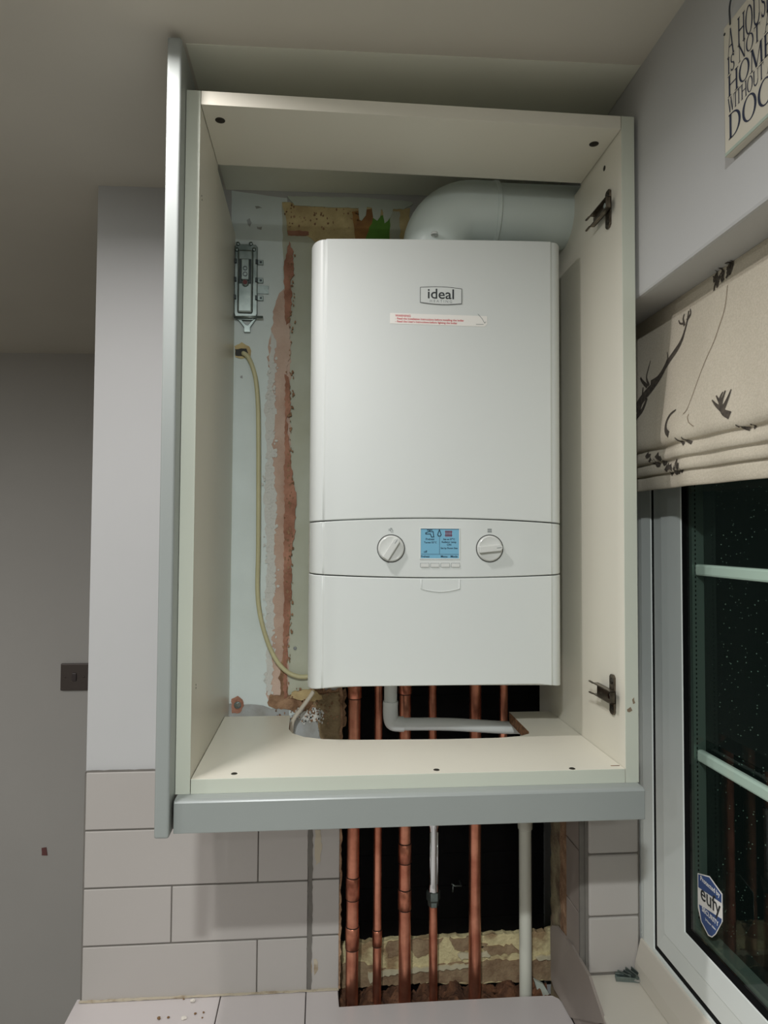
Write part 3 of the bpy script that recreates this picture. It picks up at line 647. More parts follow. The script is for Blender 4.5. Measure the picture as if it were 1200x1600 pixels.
# pull recess at the top of the lower cover
def on(px): return px
bm = BM()
a, b_, c_, d_ = [(0.0266,0.2603), (0.0843,0.2603), (0.0843,0.2451), (0.0266,0.2451)]
rim = [(a[0], a[1]), (d_[0], d_[1] + 0.001)]
for k in range(1, 8): 
    f = k / 8; rim.append((d_[0] + (c_[0] - d_[0]) * f, d_[1] + 0.001 - 0.0045 * math.sin(PI * f)))
rim += [(c_[0], c_[1] + 0.001), (b_[0], b_[1])]
pp = [Vector((x, BF - 0.0004, z)) for x, z in rim]
tube(bm, pp, 0.0008, 6)
obj('pull_recess', bm, M['boiler'], door, smooth=True)
# knobs
def knob(cx, cz, ang):
    k = thing('knob', '', ''); del k['label']; del k['category']; k.parent = panel
    bm = BM(); lathe(bm, [(0.0208, 0.0005), (0.0208, -0.0006), (0.0198, -0.0007), (0.0198, 0.0005)], (cx, BF, cz), 'y', 48); obj('ring', bm, M['gap'], k, smooth=False)
    bm = BM(); lathe(bm, [(0, -0.0035), (0.0150, -0.0035), (0.0172, -0.0040), (0.0186, -0.0030), (0.0194, -0.0010), (0.0196, 0.001)], (cx, BF, cz), 'y', 48); obj('dial', bm, M['knob'], k, autosmooth=35)
    bm = BM()
    ca, sa = math.cos(ang), math.sin(ang)
    def rot(u, v): return (cx + u * ca - v * sa, cz + u * sa + v * ca)
    L, W = 0.0176, 0.0050
    quad = [rot(-L, -W * 0.9), rot(-L + 0.001, -W), rot(L - 0.003, -W), rot(L, -W * 0.4), rot(L, W * 0.4), rot(L - 0.003, W), rot(-L + 0.001, W), rot(-L, W * 0.9)]
    prism(bm, quad, 'y', BF - 0.0105, BF - 0.003); obj('grip', bm, M['knob'], k, bevel=0.0012, seg=3)
    bm = BM(); prism(bm, [rot(L - 0.009, -0.0005), rot(L - 0.002, -0.0005), rot(L - 0.002, 0.0005), rot(L - 0.009, 0.0005)], 'y', BF - 0.0107, BF - 0.010); obj('pointer', bm, M['ink_grey'], k)
K1, K2 = [(-0.0185,0.3056), (0.1299,0.3062)]
knob(K1[0], K1[1], math.radians(58)); knob(K2[0], K2[1], math.radians(6))
BFR = ((0, 0, 0), (1, 0, 0), (0, 0, 1), (0, -1, 0))
def bfr(x, z, d=0.0): return ((x, BF - d, z), (1, 0, 0), (0, 0, 1), (0, -1, 0))
def seg(bm, a, b, w, y0, y1, mi=0):
    a = Vector((a[0], a[1])); b = Vector((b[0], b[1])); dd = (b - a).normalized() * 0.5 * w; nn = Vector((-dd.y, dd.x))
    prism(bm, [tuple(a - dd + nn), tuple(a - dd - nn), tuple(b + dd - nn), tuple(b + dd + nn)], 'y', y0, y1, mi)
def poly_line(bm, pts, w, y0, y1, mi=0):
    for a, b in zip(pts[:-1], pts[1:]): seg(bm, a, b, w, y0, y1, mi)
# symbols over the knobs: tap and radiator
bm = BM(); x, z = [(-0.0186,0.3321)][0]
poly_line(bm, [(x - 0.0035, z + 0.002), (x + 0.001, z + 0.002), (x + 0.0025, z), (x + 0.0025, z - 0.003)], 0.0008, BF - 0.0003, BF)
poly_line(bm, [(x - 0.0035, z + 0.0002), (x - 0.0005, z + 0.0002), (x + 0.0005, z - 0.003)], 0.0008, BF - 0.0003, BF); seg(bm, (x - 0.001, z + 0.0035), (x + 0.001, z + 0.0035), 0.0008, BF - 0.0003, BF)
obj('tap_symbol', bm, M['ink_grey'], panel)
bm = BM(); x, z = [(0.1299,0.3330)][0]
for k in range(4): seg(bm, (x - 0.0024 + k * 0.0016, z - 0.0022), (x - 0.0024 + k * 0.0016, z + 0.0022), 0.0010, BF - 0.0003, BF)
poly_line(bm, [(x - 0.003, z + 0.002), (x + 0.003, z + 0.002)], 0.0006, BF - 0.0003, BF); poly_line(bm, [(x - 0.003, z - 0.002), (x + 0.003, z - 0.002)], 0.0006, BF - 0.0003, BF)
obj('radiator_symbol', bm, M['ink_grey'], panel)
# screen
s0, s1 = [(0.0258,0.3352), (0.0833,0.2912)]
sx0, sx1, sz0, sz1 = s0[0], s1[0], s1[1], s0[1]
bm = BM()
for q in ((sx0 - 0.0016, sx1 + 0.0016, sz1, sz1 + 0.0012), (sx0 - 0.0016, sx1 + 0.0016, sz0 - 0.0016, sz0), (sx0 - 0.0016, sx0, sz0, sz1), (sx1, sx1 + 0.0016, sz0, sz1)):
    box(bm, q[0], q[1], BF - 0.0010, BF + 0.0005, q[2], q[3])
scr_b = obj('screen_bezel', bm, M['boiler_plastic'], panel, bevel=0.0004)
bm = BM(); box(bm, sx0, sx1, BF - 0.0005, BF + 0.0002, sz0, sz1); scr = obj('screen', bm, M['lcd'], panel)
bm = BM(); SW, SH = sx1 - sx0, sz1 - sz0
def sp(u, v): return (sx0 + u * SW, sz0 + v * SH)
ya, yb = BF - 0.0007, BF - 0.0003
seg(bm, sp(0, 0.985), sp(1, 0.985), 0.0006, ya, yb); seg(bm, sp(0.02, 0.14), sp(0.99, 0.14), 0.0005, ya, yb); seg(bm, sp(0.49, 0.14), sp(0.49, 0.72), 0.0005, ya, yb)
poly_line(bm, [sp(0.13, 0.86), sp(0.20, 0.90), sp(0.32, 0.90), sp(0.34, 0.72), sp(0.28, 0.72), sp(0.25, 0.82), sp(0.13, 0.82), sp(0.13, 0.86)], 0.0012, ya, yb)
poly_line(bm, [sp(0.17, 0.955), sp(0.29, 0.955)], 0.0013, ya, yb); poly_line(bm, [sp(0.23, 0.95), sp(0.23, 0.90)], 0.001, ya, yb)
poly_line(bm, [sp(0.485, 0.96), sp(0.46, 0.88), sp(0.44, 0.80), sp(0.46, 0.75), sp(0.51, 0.75), sp(0.53, 0.80), sp(0.51, 0.88), sp(0.485, 0.96)], 0.0012, ya, yb)
for s_, u, v, z_ in (('Preheat', 0.24, 0.645, 0.0042), ('Target 55°C', 0.25, 0.535, 0.0038), ('Set at 57°C', 0.74, 0.645, 0.0038), ('Radiator temp', 0.735, 0.55, 0.0038), ('ON', 0.74, 0.46, 0.0042), ('Set by Room Stat', 0.74, 0.345, 0.0036), ('off', 0.12, 0.22, 0.0046), ('Preheat', 0.115, 0.062, 0.0042), ('Menu', 0.61, 0.062, 0.0046), ('Mode', 0.87, 0.062, 0.0046)):
    x, z = sp(u, v); text_bm(bm, s_, z_, bfr(x, z, 0.0004), bold=0.00008, thick=0.0003)
obj('screen_text', bm, M['lcd_ink'], scr)
bm = BM()
for k in range(5): seg(bm, sp(0.655 + k * 0.036, 0.745), sp(0.655 + k * 0.036, 0.925), 0.0013, ya, yb)
seg(bm, sp(0.63, 0.90), sp(0.82, 0.90), 0.0008, ya, yb); seg(bm, sp(0.63, 0.78), sp(0.82, 0.78), 0.0008, ya, yb)
obj('screen_radiator', bm, M['lcd_red'], scr)
for p in [(0.0318,0.2811), (0.0471,0.2811), (0.0625,0.2812), (0.0780,0.2812)]:
    bm = BM(); box(bm, p[0] - 0.0068, p[0] + 0.0068, BF - 0.0003, BF + 0.0003, p[1] - 0.0032, p[1] + 0.0032); q = obj('button', bm, M['ink_grey'], panel, bevel=0.0002)
    bm = BM(); box(bm, p[0] - 0.0061, p[0] + 0.0064, BF - 0.0016, BF + 0.0003, p[1] - 0.0030, p[1] + 0.0024); obj('button_cap', bm, M['knob'], q, bevel=0.0005)
    
# maker's badge
bm = BM(); (x0, z1), (x1, z0) = [(0.0235,0.6983), (0.0865,0.6743)]
cxb, czb = (x0 + x1) / 2, (z0 + z1) / 2
top = [(x0 + (x1 - x0) * k / 12, z1 - 0.0003 + 0.0020 * math.sin(PI * k / 12)) for k in range(13)]
bot = [(x1 - (x1 - x0) * k / 12, z0 + 0.0010 - 0.0022 * math.sin(PI * k / 12)) for k in range(13)]
prism(bm, top + bot, 'y', BF - 0.0010, BF + 0.0002)
badge = obj('badge', bm, M['boiler'], boiler)
bm = BM(); poly_line(bm, top + bot + top[:1], 0.0006, BF - 0.0013, BF - 0.0008); obj('badge_outline', bm, M['ink'], badge)
bm = BM(); text_bm(bm, 'ideal', 0.0215, bfr(cxb, czb + 0.0020, 0.0009), bold=0.00022, sx=1.06, thick=0.0003); obj('badge_text', bm, M['ink'], badge)
bm = BM(); text_bm(bm, 'H E A T I N G', 0.0058, bfr(cxb, czb - 0.0085, 0.0009), sx=1.0, thick=0.0003); obj('badge_small_text', bm, M['ink_grey'], badge)
# warning sticker
bm = BM(); (x0, z1), (x1, z0) = [(-0.0218,0.6578), (0.1259,0.6418)]
prism(bm, [(x0, z0), (x1 - 0.004, z0), (x1, z0 + 0.004), (x1, z1), (x0, z1)], 'y', BF - 0.0004, BF + 0.0002)
stk = obj('warning_sticker', bm, M['sticker'], boiler)
bm = BM(); hz = z1 - z0
for s_, dx, f, sz_ in (('WARNING', 0.0078, 0.76, 0.0048), ('- Read the Installation Instructions before installing the boiler', 0.0078, 0.49, 0.0042), ('- Read the User\'s Instructions before lighting the boiler', 0.0078, 0.22, 0.0042)):
    text_bm(bm, s_, sz_, bfr(x0 + dx, z0 + hz * f, 0.0003), align='LEFT', bold=0.00006, thick=0.0003)
obj('sticker_text', bm, M['ink_red'], stk)
bm = BM(); poly_line(bm, [(0.1121,0.6604), (0.1180,0.6538), (0.1219,0.6471), (0.1239,0.6491)], 0.0006, BF - 0.0008, BF - 0.0003); poly_line(bm, [(0.1091,0.6447), (0.1200,0.6450)], 0.0006, BF - 0.0008, BF - 0.0003); pieces('peel_corner_lines', bm, M['ink_grey'], stk)
# clip on top edge by the flue
bm = BM(); p = [(0.0516,0.7952)][0]; lathe(bm, [(0, 0.006), (0.0045, 0.0045), (0.006, 0.0)], (p[0], -0.20, p[1] + 0.002), 'z', 14); obj('top_clip', bm, M['boiler_plastic'], boiler, smooth=True)

# ---------------------------------------------------------------- flue
flue = thing('flue', 'white plastic flue elbow and pipe leaving above the boiler', 'flue pipe')
FY, FZ, FR = -0.140, 0.8600, 0.0510
ex = 0.0615; RCX = 0.062
bm = BM(); path = [(ex, FY, 0.776), (ex, FY, 0.786), (ex, FY, FZ - RCX)]
for k in range(1, 13):
    a = PI / 2 * k / 12; path.append((ex + RCX * (1 - math.cos(a)), FY, FZ - RCX + RCX * math.sin(a)))
path += [(0.150, FY, FZ), (0.160, FY, FZ)]
tube(bm, path, 0.0535, 40); obj('elbow', bm, M['flue'], flue, autosmooth=40)
bm = BM(); tube(bm, [(0.1555, FY, FZ), (0.1570, FY, FZ), (0.1620, FY, FZ), (0.1640, FY, FZ)], [0.0535, 0.0550, 0.0550, 0.0520], 40); obj('collar', bm, M['flue'], flue, autosmooth=40)
bm = BM(); tube(bm, [(0.159, FY, FZ), (0.3055, FY, FZ + 0.002)], FR, 40); obj('pipe', bm, M['flue'], flue, autosmooth=40)

# ---------------------------------------------------------------- pipework
def pipe(name, label, cat, x_top, x_bot, y, r, z0, z1, m, group, fits=(), rings=()):
    o = thing(name, label, cat, (0, 0, 0), group)
    def xa(z): return x_top + (x_bot - x_top) * (z1 - z) / (z1 - z0)
    bm = BM(); tube(bm, [(xa(z), y, z) for z in (z1, (z0 + z1) / 2, z0)], r, 24); obj('tube', bm, m, o, autosmooth=50)
    for a, b in fits:
        bm = BM(); e = 0.0012
        tube(bm, [(xa(a), y, a), (xa(a - 0.001), y, a - 0.001), (xa(b + 0.001), y, b + 0.001), (xa(b), y, b)], [r + 0.0002, r + e, r + e, r + 0.0002], 24); f = obj('coupling', bm, M['copper_dark'], o, autosmooth=50)
        bm = BM()
        for zz in (a, b): tube(bm, [(xa(zz), y, zz + 0.0010), (xa(zz), y, zz - 0.0010)], r + 0.0007, 24)
        pieces('solder_joint', bm, M['solder'], f, autosmooth=50)
    return o
GP = 'copper pipes dropping from the boiler into the wall opening'
pipe('copper_pipe', 'thick copper pipe nearest the cut tile edge, with two couplings', 'pipe', -0.0593, -0.0612, -0.0085, 0.0112, -0.528, 0.0982, M['copper'], GP, [(-0.280, -0.318), (-0.366, -0.404), (0.062, 0.034)])
pipe('copper_pipe', 'thin copper pipe with one low coupling, second from the cut tile edge', 'pipe', -0.0160, -0.0160, 0.000, 0.0076, -0.528, 0.0982, M['copper'], GP, [(-0.378, -0.406)])
pipe('copper_pipe', 'thick copper pipe with two close couplings, left of the chrome valve tube', 'pipe', 0.0312, 0.0333, -0.006, 0.0110, -0.528, 0.0982, M['copper'], GP, [(-0.225, -0.259), (-0.306, -0.341), (0.068, 0.040)])
pipe('copper_pipe', 'plain thick copper pipe between chrome valve tube and white plastic pipe', 'pipe', 0.1610, 0.1600, -0.004, 0.0110, -0.528, 0.0982, M['copper'], GP, [(0.085, 0.058)])
o = thing('copper_pipe', 'thin copper pipe above the cut-out, farthest right under the boiler', 'pipe', (0, 0, 0), GP)
bm = BM(); tube(bm, smooth_path([(0.2115, -0.012, 0.0982), (0.2115, -0.012, 0.02), (0.2115, -0.010, -0.030), (0.2115, 0.012, -0.060), (0.2115, 0.052, -0.066)], 6), 0.0076, 24); obj('tube', bm, M['copper'], o, autosmooth=50)
# pipe with chrome valve tube
o = pipe('copper_pipe', 'thin copper pipe topped by a chrome valve tube', 'pipe', 0.0815, 0.0850, -0.004, 0.0076, -0.528, 0.0982, M['copper'], GP)
xv, yv = 0.0843, -0.004
bm = BM(); lathe(bm, [(0.0075, -0.180), (0.0110, -0.182), (0.0115, -0.192), (0.0108, -0.197), (0.0094, -0.201), (0.0092, -0.300), (0.0100, -0.304), (0.0100, -0.312), (0.0075, -0.314)], (xv, yv, 0.0), 'z', 24); obj('valve_tube', bm, M['chrome'], o, autosmooth=40)
bm = BM(); lathe(bm, [(0.0075, -0.310), (0.0126, -0.312), (0.0126, -0.326), (0.0100, -0.330), (0.0095, -0.338), (0.0075, -0.340)], (xv, yv, 0.0), 'z', 6); obj('nut', bm, M['galv'], o)
bm = BM()
for s in (-1, 1): tube(bm, [(xv + s * 0.0066, yv - 0.0072, -0.206), (xv + s * 0.0066, yv - 0.0072, -0.298)], 0.0012, 8)
pieces('guide_rod', bm, M['chrome'], o, smooth=True)
# white plastic condensate pipe
o = thing('condensate_pipe', 'white plastic waste pipe with an elbow running along the cut-out', 'pipe')
cy = -0.062; ca = (-0.0003, cy, 0.0); 
bm = BM(); tube(bm, [(-0.0003, cy, 0.0982), (-0.0003, cy, 0.030)], 0.0112, 24); obj('tube', bm, M['pvc'], o, autosmooth=50)
bm = BM(); tube(bm, smooth_path([(-0.0003, cy, 0.0400), (-0.0003, cy, 0.018), (0.0030, cy, 0.0040), (0.0150, cy, 0.0010), (0.0225, cy, 0.0008)], 6), 0.0130, 24); obj('elbow', bm, M['pvc'], o, autosmooth=50)
bm = BM(); tube(bm, smooth_path([(0.018, cy, 0.0008), (0.100, cy, -0.0010), (0.195, cy, -0.0080), (0.2300, cy + 0.010, -0.0120), (0.2490, cy + 0.035, -0.0250), (0.2510, -0.012, -0.052), (0.2510, -0.010, -0.075)], 6), 0.0108, 24); obj('tube', bm, M['pvc'], o, autosmooth=50)
o = thing('waste_pipe', 'cream white plastic pipe in the right of the wall opening', 'pipe')
bm = BM(); tube(bm, [(0.2510, -0.010, -0.070), (0.2520, -0.010, -0.520)], 0.0112, 24); obj('tube', bm, M['cream_pipe'], o, autosmooth=50)
bm = BM(); tube(bm, [(0.2514, -0.010, -0.060), (0.2514, -0.010, -0.198), (0.2514, -0.010, -0.2045), (0.2514, -0.010, -0.206)], [0.0132, 0.0132, 0.0130, 0.0112], 24); obj('socket', bm, M['cream_pipe'], o, autosmooth=40)
# small dangling lever and dark nail behind the pipes
bm = BM(); tube(bm, [(0.124, 0.030, -0.318), (0.130, 0.030, -0.322), (0.142, 0.030, -0.322)], 0.0016, 8); tube(bm, [(0.127, 0.030, -0.320), (0.126, 0.030, -0.333)], 0.0014, 8); tube(bm, [(0.142, 0.052, -0.322), (0.142, 0.029, -0.322)], 0.0013, 8)
tag(obj('wall_hook', bm, M['galv'], smooth=True), 'small steel hook on the black wall behind the pipes', 'hook')

# cables
c = [(-0.2637,0.6510), (-0.2557,0.6443), (-0.2475,0.6270), (-0.2403,0.5970), (-0.2361,0.5390), (-0.2341,0.4120), (-0.2332,0.2974), (-0.2336,0.2289), (-0.2285,0.1834), (-0.2156,0.1379), (-0.1994,0.1038), (-0.1810,0.0832), (-0.1605,0.0739), (-0.1401,0.0736)]
pts = [(c[0][0], 0.002, c[0][1])] + [(x, -0.0085 - 0.004 * math.sin(PI * i / 13), z) for i, (x, z) in enumerate(c)] + [(c[-1][0] + 0.03, -0.020, c[-1][1] + 0.004)]
bm = BM(); tube(bm, smooth_path(pts, 8), 0.0040, 12)
tag(obj('power_cable', bm, M['cable'], smooth=True), 'cream cable looping from the wall hole down behind the boiler', 'cable')
c = [(-0.1327,0.0520), (-0.1415,0.0388), (-0.1547,0.0212), (-0.1656,0.0059), (-0.1699,-0.0073)]
bm = BM(); tube(bm, smooth_path([(x, -0.03, z) for x, z in c] + [(c[-1][0] - 0.001, -0.028, c[-1][1] - 0.03)], 6), 0.0036, 12)
tag(obj('thin_tube', bm, M['cable_white'], smooth=True), 'short off-white tube slanting into the corner of the cut-out', 'tube')
# bolt in the chiselled hole
p = [(-0.2667,0.0239)][0]
bo = thing('wall_bolt', 'grey steel bolt in a brown hole at the low left corner', 'bolt')
bm = BM(); lathe(bm, [(0.0062, -0.003), (0.0062, -0.0055), (0.0055, -0.006), (0, -0.006)], (p[0], 0, p[1]), 'y', 20); obj('washer', bm, M['galv'], bo)
bm = BM(); lathe(bm, [(0.0038, -0.0055), (0.0038, -0.0100), (0.0030, -0.0108), (0, -0.0108)], (p[0] + 0.001, 0, p[1] + 0.001), 'y', 6); obj('head', bm, M['chrome'], bo)

# ---------------------------------------------------------------- steel bracket on the wall left of the boiler
br_ = thing('steel_bracket', 'galvanised steel hanging bracket screwed to the wall left of the boiler', 'bracket')
(bx0, bz1), (bx1, bz0) = [(-0.2820,0.8508), (-0.2415,0.7118)]
cxk = (bx0 + bx1) / 2
bm = BM(); prism(bm, [(bx0 + 0.002, bz0 + 0.006), (bx0, bz0 + 0.012), (bx0, bz1 - 0.004), (bx0 + 0.003, bz1), (bx1 - 0.003, bz1), (bx1, bz1 - 0.004), (bx1 + 0.001, bz0 + 0.012), (bx1 - 0.002, bz0 + 0.006), (bx1 - 0.006, bz0), (bx0 + 0.006, bz0)], 'y', -0.007, -0.001)
body = obj('back_plate', bm, M['galv'], br_, bevel=0.0012)
bm = BM(); box(bm, bx0 + 0.006, bx1 - 0.007, -0.013, -0.006, bz0 + 0.012, bz1 - 0.012); obj('raised_channel', bm, M['galv'], br_, bevel=0.0035, seg=3)
bm = BM(); p0, p1 = [(-0.2727,0.8210), (-0.2517,0.7764)]; box(bm, p0[0], p1[0], -0.0142, -0.012, p1[1], p0[1]); tr = obj('slot', bm, M['galv_dark'], br_, bevel=0.0006)
bm = BM(); q0, q1 = [(-0.2692,0.8207), (-0.2545,0.7817)]; box(bm, q0[0], q1[0], -0.0175, -0.013, q1[1], q0[1]); sl = obj('slider', bm, M['galv'], br_, bevel=0.0015)
bm = BM()
for yy, rr in ((419, 0.0040), (428, 0.0042)):
    pc = [(-0.2618,0.8024), (-0.2617,0.7919)][0 if yy == 419 else 1]; lathe(bm, [(rr, -0.0172), (rr, -0.0182), (rr * 0.7, -0.0182), (rr * 0.7, -0.0172)], (pc[0], 0, pc[1]), 'y', 16)
pieces('adjuster_ring', bm, M['galv_dark'], sl)
pc = [(-0.2615,0.7768)][0]
bm = BM(); lathe(bm, [(0.0062, -0.013), (0.0062, -0.0170), (0.0045, -0.0185), (0, -0.0185)], (pc[0], 0, pc[1]), 'y', 18); obj('screw_boss', bm, M['galv'], br_, autosmooth=40)
bm = BM(); lathe(bm, [(0.0042, -0.0182), (0.0040, -0.0196), (0, -0.0198)], (pc[0], 0, pc[1]), 'y', 16); obj('rusty_screw', bm, mat('rusty_red', (104, 50, 50), 0.6), br_)
for a in (409.5, 438, 465.5):
    pt = [(-0.2441,0.8197), (-0.2315,0.8202), (-0.2437,0.7862), (-0.2311,0.7867), (-0.2433,0.7539), (-0.2307,0.7544)]; i = {409.5: 0, 438: 2, 465.5: 4}[a]
    bm = BM(); z = pt[i][1]
    box(bm, pt[i][0], pt[i + 1][0] + 0.0005, -0.0045, -0.002, z - 0.0045, z + 0.0045); o = obj('tab', bm, M['galv'], br_, bevel=0.0006)
    bm = BM(); lathe(bm, [(0.0022, -0.0044), (0.0022, -0.0048), (0, -0.0048)], (pt[i + 1][0] - 0.004, 0, z), 'y', 12); obj('tab_hole', bm, M['galv_dark'], o)
    bm = BM(); box(bm, bx0 - 0.0003, bx0 + 0.004, -0.0105, -0.002, z - 0.005, z + 0.003); box(bm, bx1 - 0.003, bx1 + 0.0012, -0.0105, -0.002, z - 0.005, z + 0.003); pieces('notch', bm, M['galv_dark'], br_, bevel=0.0006)
bm = BM(); (a0, a1) = [(-0.2414,0.7772), (-0.2205,0.7627)]; prism(bm, [(a0[0], a1[1]), (a1[0], a1[1]), (a1[0] - 0.0015, (a0[1] + a1[1]) / 2), (a1[0], a0[1]), (a0[0], a0[1])], 'y', -0.0030, -0.0005); obj('tongue', bm, M['galv'], br_)
bm = BM(); pr_ = [(-0.2811,0.7157), (-0.2299,0.7174)]; tube(bm, [(pr_[0][0], -0.010, pr_[0][1]), (pr_[1][0], -0.010, pr_[1][1])], 0.0022, 10); obj('cross_rod', bm, M['galv'], br_, smooth=True)
bm = BM()
for p in [(-0.2761,0.8502), (-0.2532,0.8512), (-0.2782,0.8396), (-0.2474,0.8409)]: lathe(bm, [(0.0036, -0.003), (0.0036, -0.0095), (0.0026, -0.0105), (0, -0.0105)], (p[0], 0, p[1]), 'y', 14)
pieces('rivet', bm, M['galv'], br_, smooth=True)
bm = BM(); lg = [(-0.2768,0.7153), (-0.2641,0.6994), (-0.2640,0.6901), (-0.2526,0.6904), (-0.2527,0.6997), (-0.2415,0.7165), (-0.2450,0.7175), (-0.2573,0.7031), (-0.2596,0.7030), (-0.2723,0.7166)]; prism(bm, lg, 'y', -0.006, -0.002); obj('tail_fork', bm, M['galv'], br_, bevel=0.0006)

# ---------------------------------------------------------------- light switch on the passage wall
(a, b), (c, d_) = [(-0.9830,-0.1045), (-0.8926,-0.1934)]
sw = thing('light_switch', 'dark metal light switch plate on the shaded passage wall', 'light switch')
bm = BM(); box(bm, a, c, 1.1560, 1.167, d_, b); obj('plate', bm, M['switch'], sw, bevel=0.003, seg=3)
bm = BM(); box(bm, (a + c) / 2 - 0.007, (a + c) / 2 + 0.007, 1.1520, 1.157, (b + d_) / 2 - 0.013, (b + d_) / 2 + 0.013); obj('rocker', bm, mat('dark_rocker', (62, 54, 54), 0.35), sw, bevel=0.0015)
for s in (-1, 1):
    bm = BM(); lathe(bm, [(0.0032, 1.1562), (0.0028, 1.1548), (0, 1.1546)], ((a + c) / 2 + s * 0.030, 0, (b + d_) / 2), 'y', 14); obj('screw', bm, M['switch'], sw, smooth=True)

# ---------------------------------------------------------------- roman blind
BPROF = [(0.3600, 0.6500), (0.3575, 0.6200), (0.3520, 0.5700), (0.3440, 0.5150), (0.3370, 0.4750), (0.3355, 0.4580), (0.3390, 0.4500), (0.3435, 0.4480), (0.3425, 0.4420),
         (0.3410, 0.4370), (0.3425, 0.4310), (0.3470, 0.4290), (0.3460, 0.4240), (0.3455, 0.4180), (0.3480, 0.4135), (0.3520, 0.4135), (0.3510, 0.4080), (0.3520, 0.3960), (0.3560, 0.3950), (0.3650, 0.4300), (0.3660, 0.6500)]
bp = [(p.x, p.z) for p in smooth_path([(a, 0, b) for a, b in BPROF], 4)]
BY0, BY1 = -0.1580, -1.12
def wav(y, z):
    k = max(0.0, min(1.0, (0.65 - z) / 0.2))
    return 0.0022 * k * math.sin(y * 23.0 + z * 6) + 0.0014 * k * math.sin(y * 61 - z * 19) - 0.004 * k * math.exp(-((y + 0.44 + (z - 0.5) * 0.35) / 0.03) ** 2)
def tiltz(y, z): return z - 0.013 * max(0.0, (0.66 - z) / 0.2) * (-(y) - 0.30) if z < 0.62 else z
bm = BM(); NYB = 110; cols = []
for i in range(NYB + 1):
    y = BY0 + (BY1 - BY0) * i / NYB
    cols.append([bm.verts.new((x + (wav(y, z) if k < len(bp) * 0.9 else 0), y, tiltz(y, z))) for k, (x, z) in enumerate(bp)])
for a, b in zip(cols[:-1], cols[1:]):
    for k in range(len(bp)):
        bm.faces.new((a[k], a[(k + 1) % len(bp)], b[(k + 1) % len(bp)], b[k]))
bm.faces.new(cols[0]); bm.faces.new(cols[-1][::-1])
bl_ = thing('roman_blind', 'oatmeal linen roman blind printed with stags, half raised', 'blind')
bmo = bm
fabric = obj('fabric', bmo, M['fabric'], bl_, autosmooth=60)
front = [(x, z) for x, z in bp]
def bx_at(y, z):
    zz = z
    for _ in range(4): zz = z + (zz - tiltz(y, zz))
    best = 0.36
    xs = []
    for (xa, za), (xb, zb) in zip(front[:-1], front[1:]):
        lo, hi = min(za, zb), max(za, zb)
        if hi - lo > 1e-7 and lo <= zz <= hi: xs.append(xa + (xb - xa) * (zz - za) / (zb - za))
    return (min(xs) if xs else 0.355) + wav(y, zz)
def ribbon(bm, pts, w0, w1, wm=1.5):
    w0 *= wm; w1 *= wm
    P = smooth_path([(0, y, z) for y, z in pts], 5); n = len(P)
    L, Rr_ = [], []
    for i, p in enumerate(P):
        tdir = (P[min(i + 1, n - 1)] - P[max(i - 1, 0)]).normalized(); nn = Vector((0, -tdir.z, tdir.y))
        f = i / (n - 1); ww = (w0 + (w1 - w0) * f) / 2
        for s, arr in ((1, L), (-1, Rr_)):
            q = p + nn * ww * s; arr.append(bm.verts.new((bx_at(q.y, q.z) - 0.0007, q.y, q.z)))
    for i in range(n - 1): bm.faces.new((L[i], L[i + 1], Rr_[i + 1], Rr_[i]))
bm = BM()
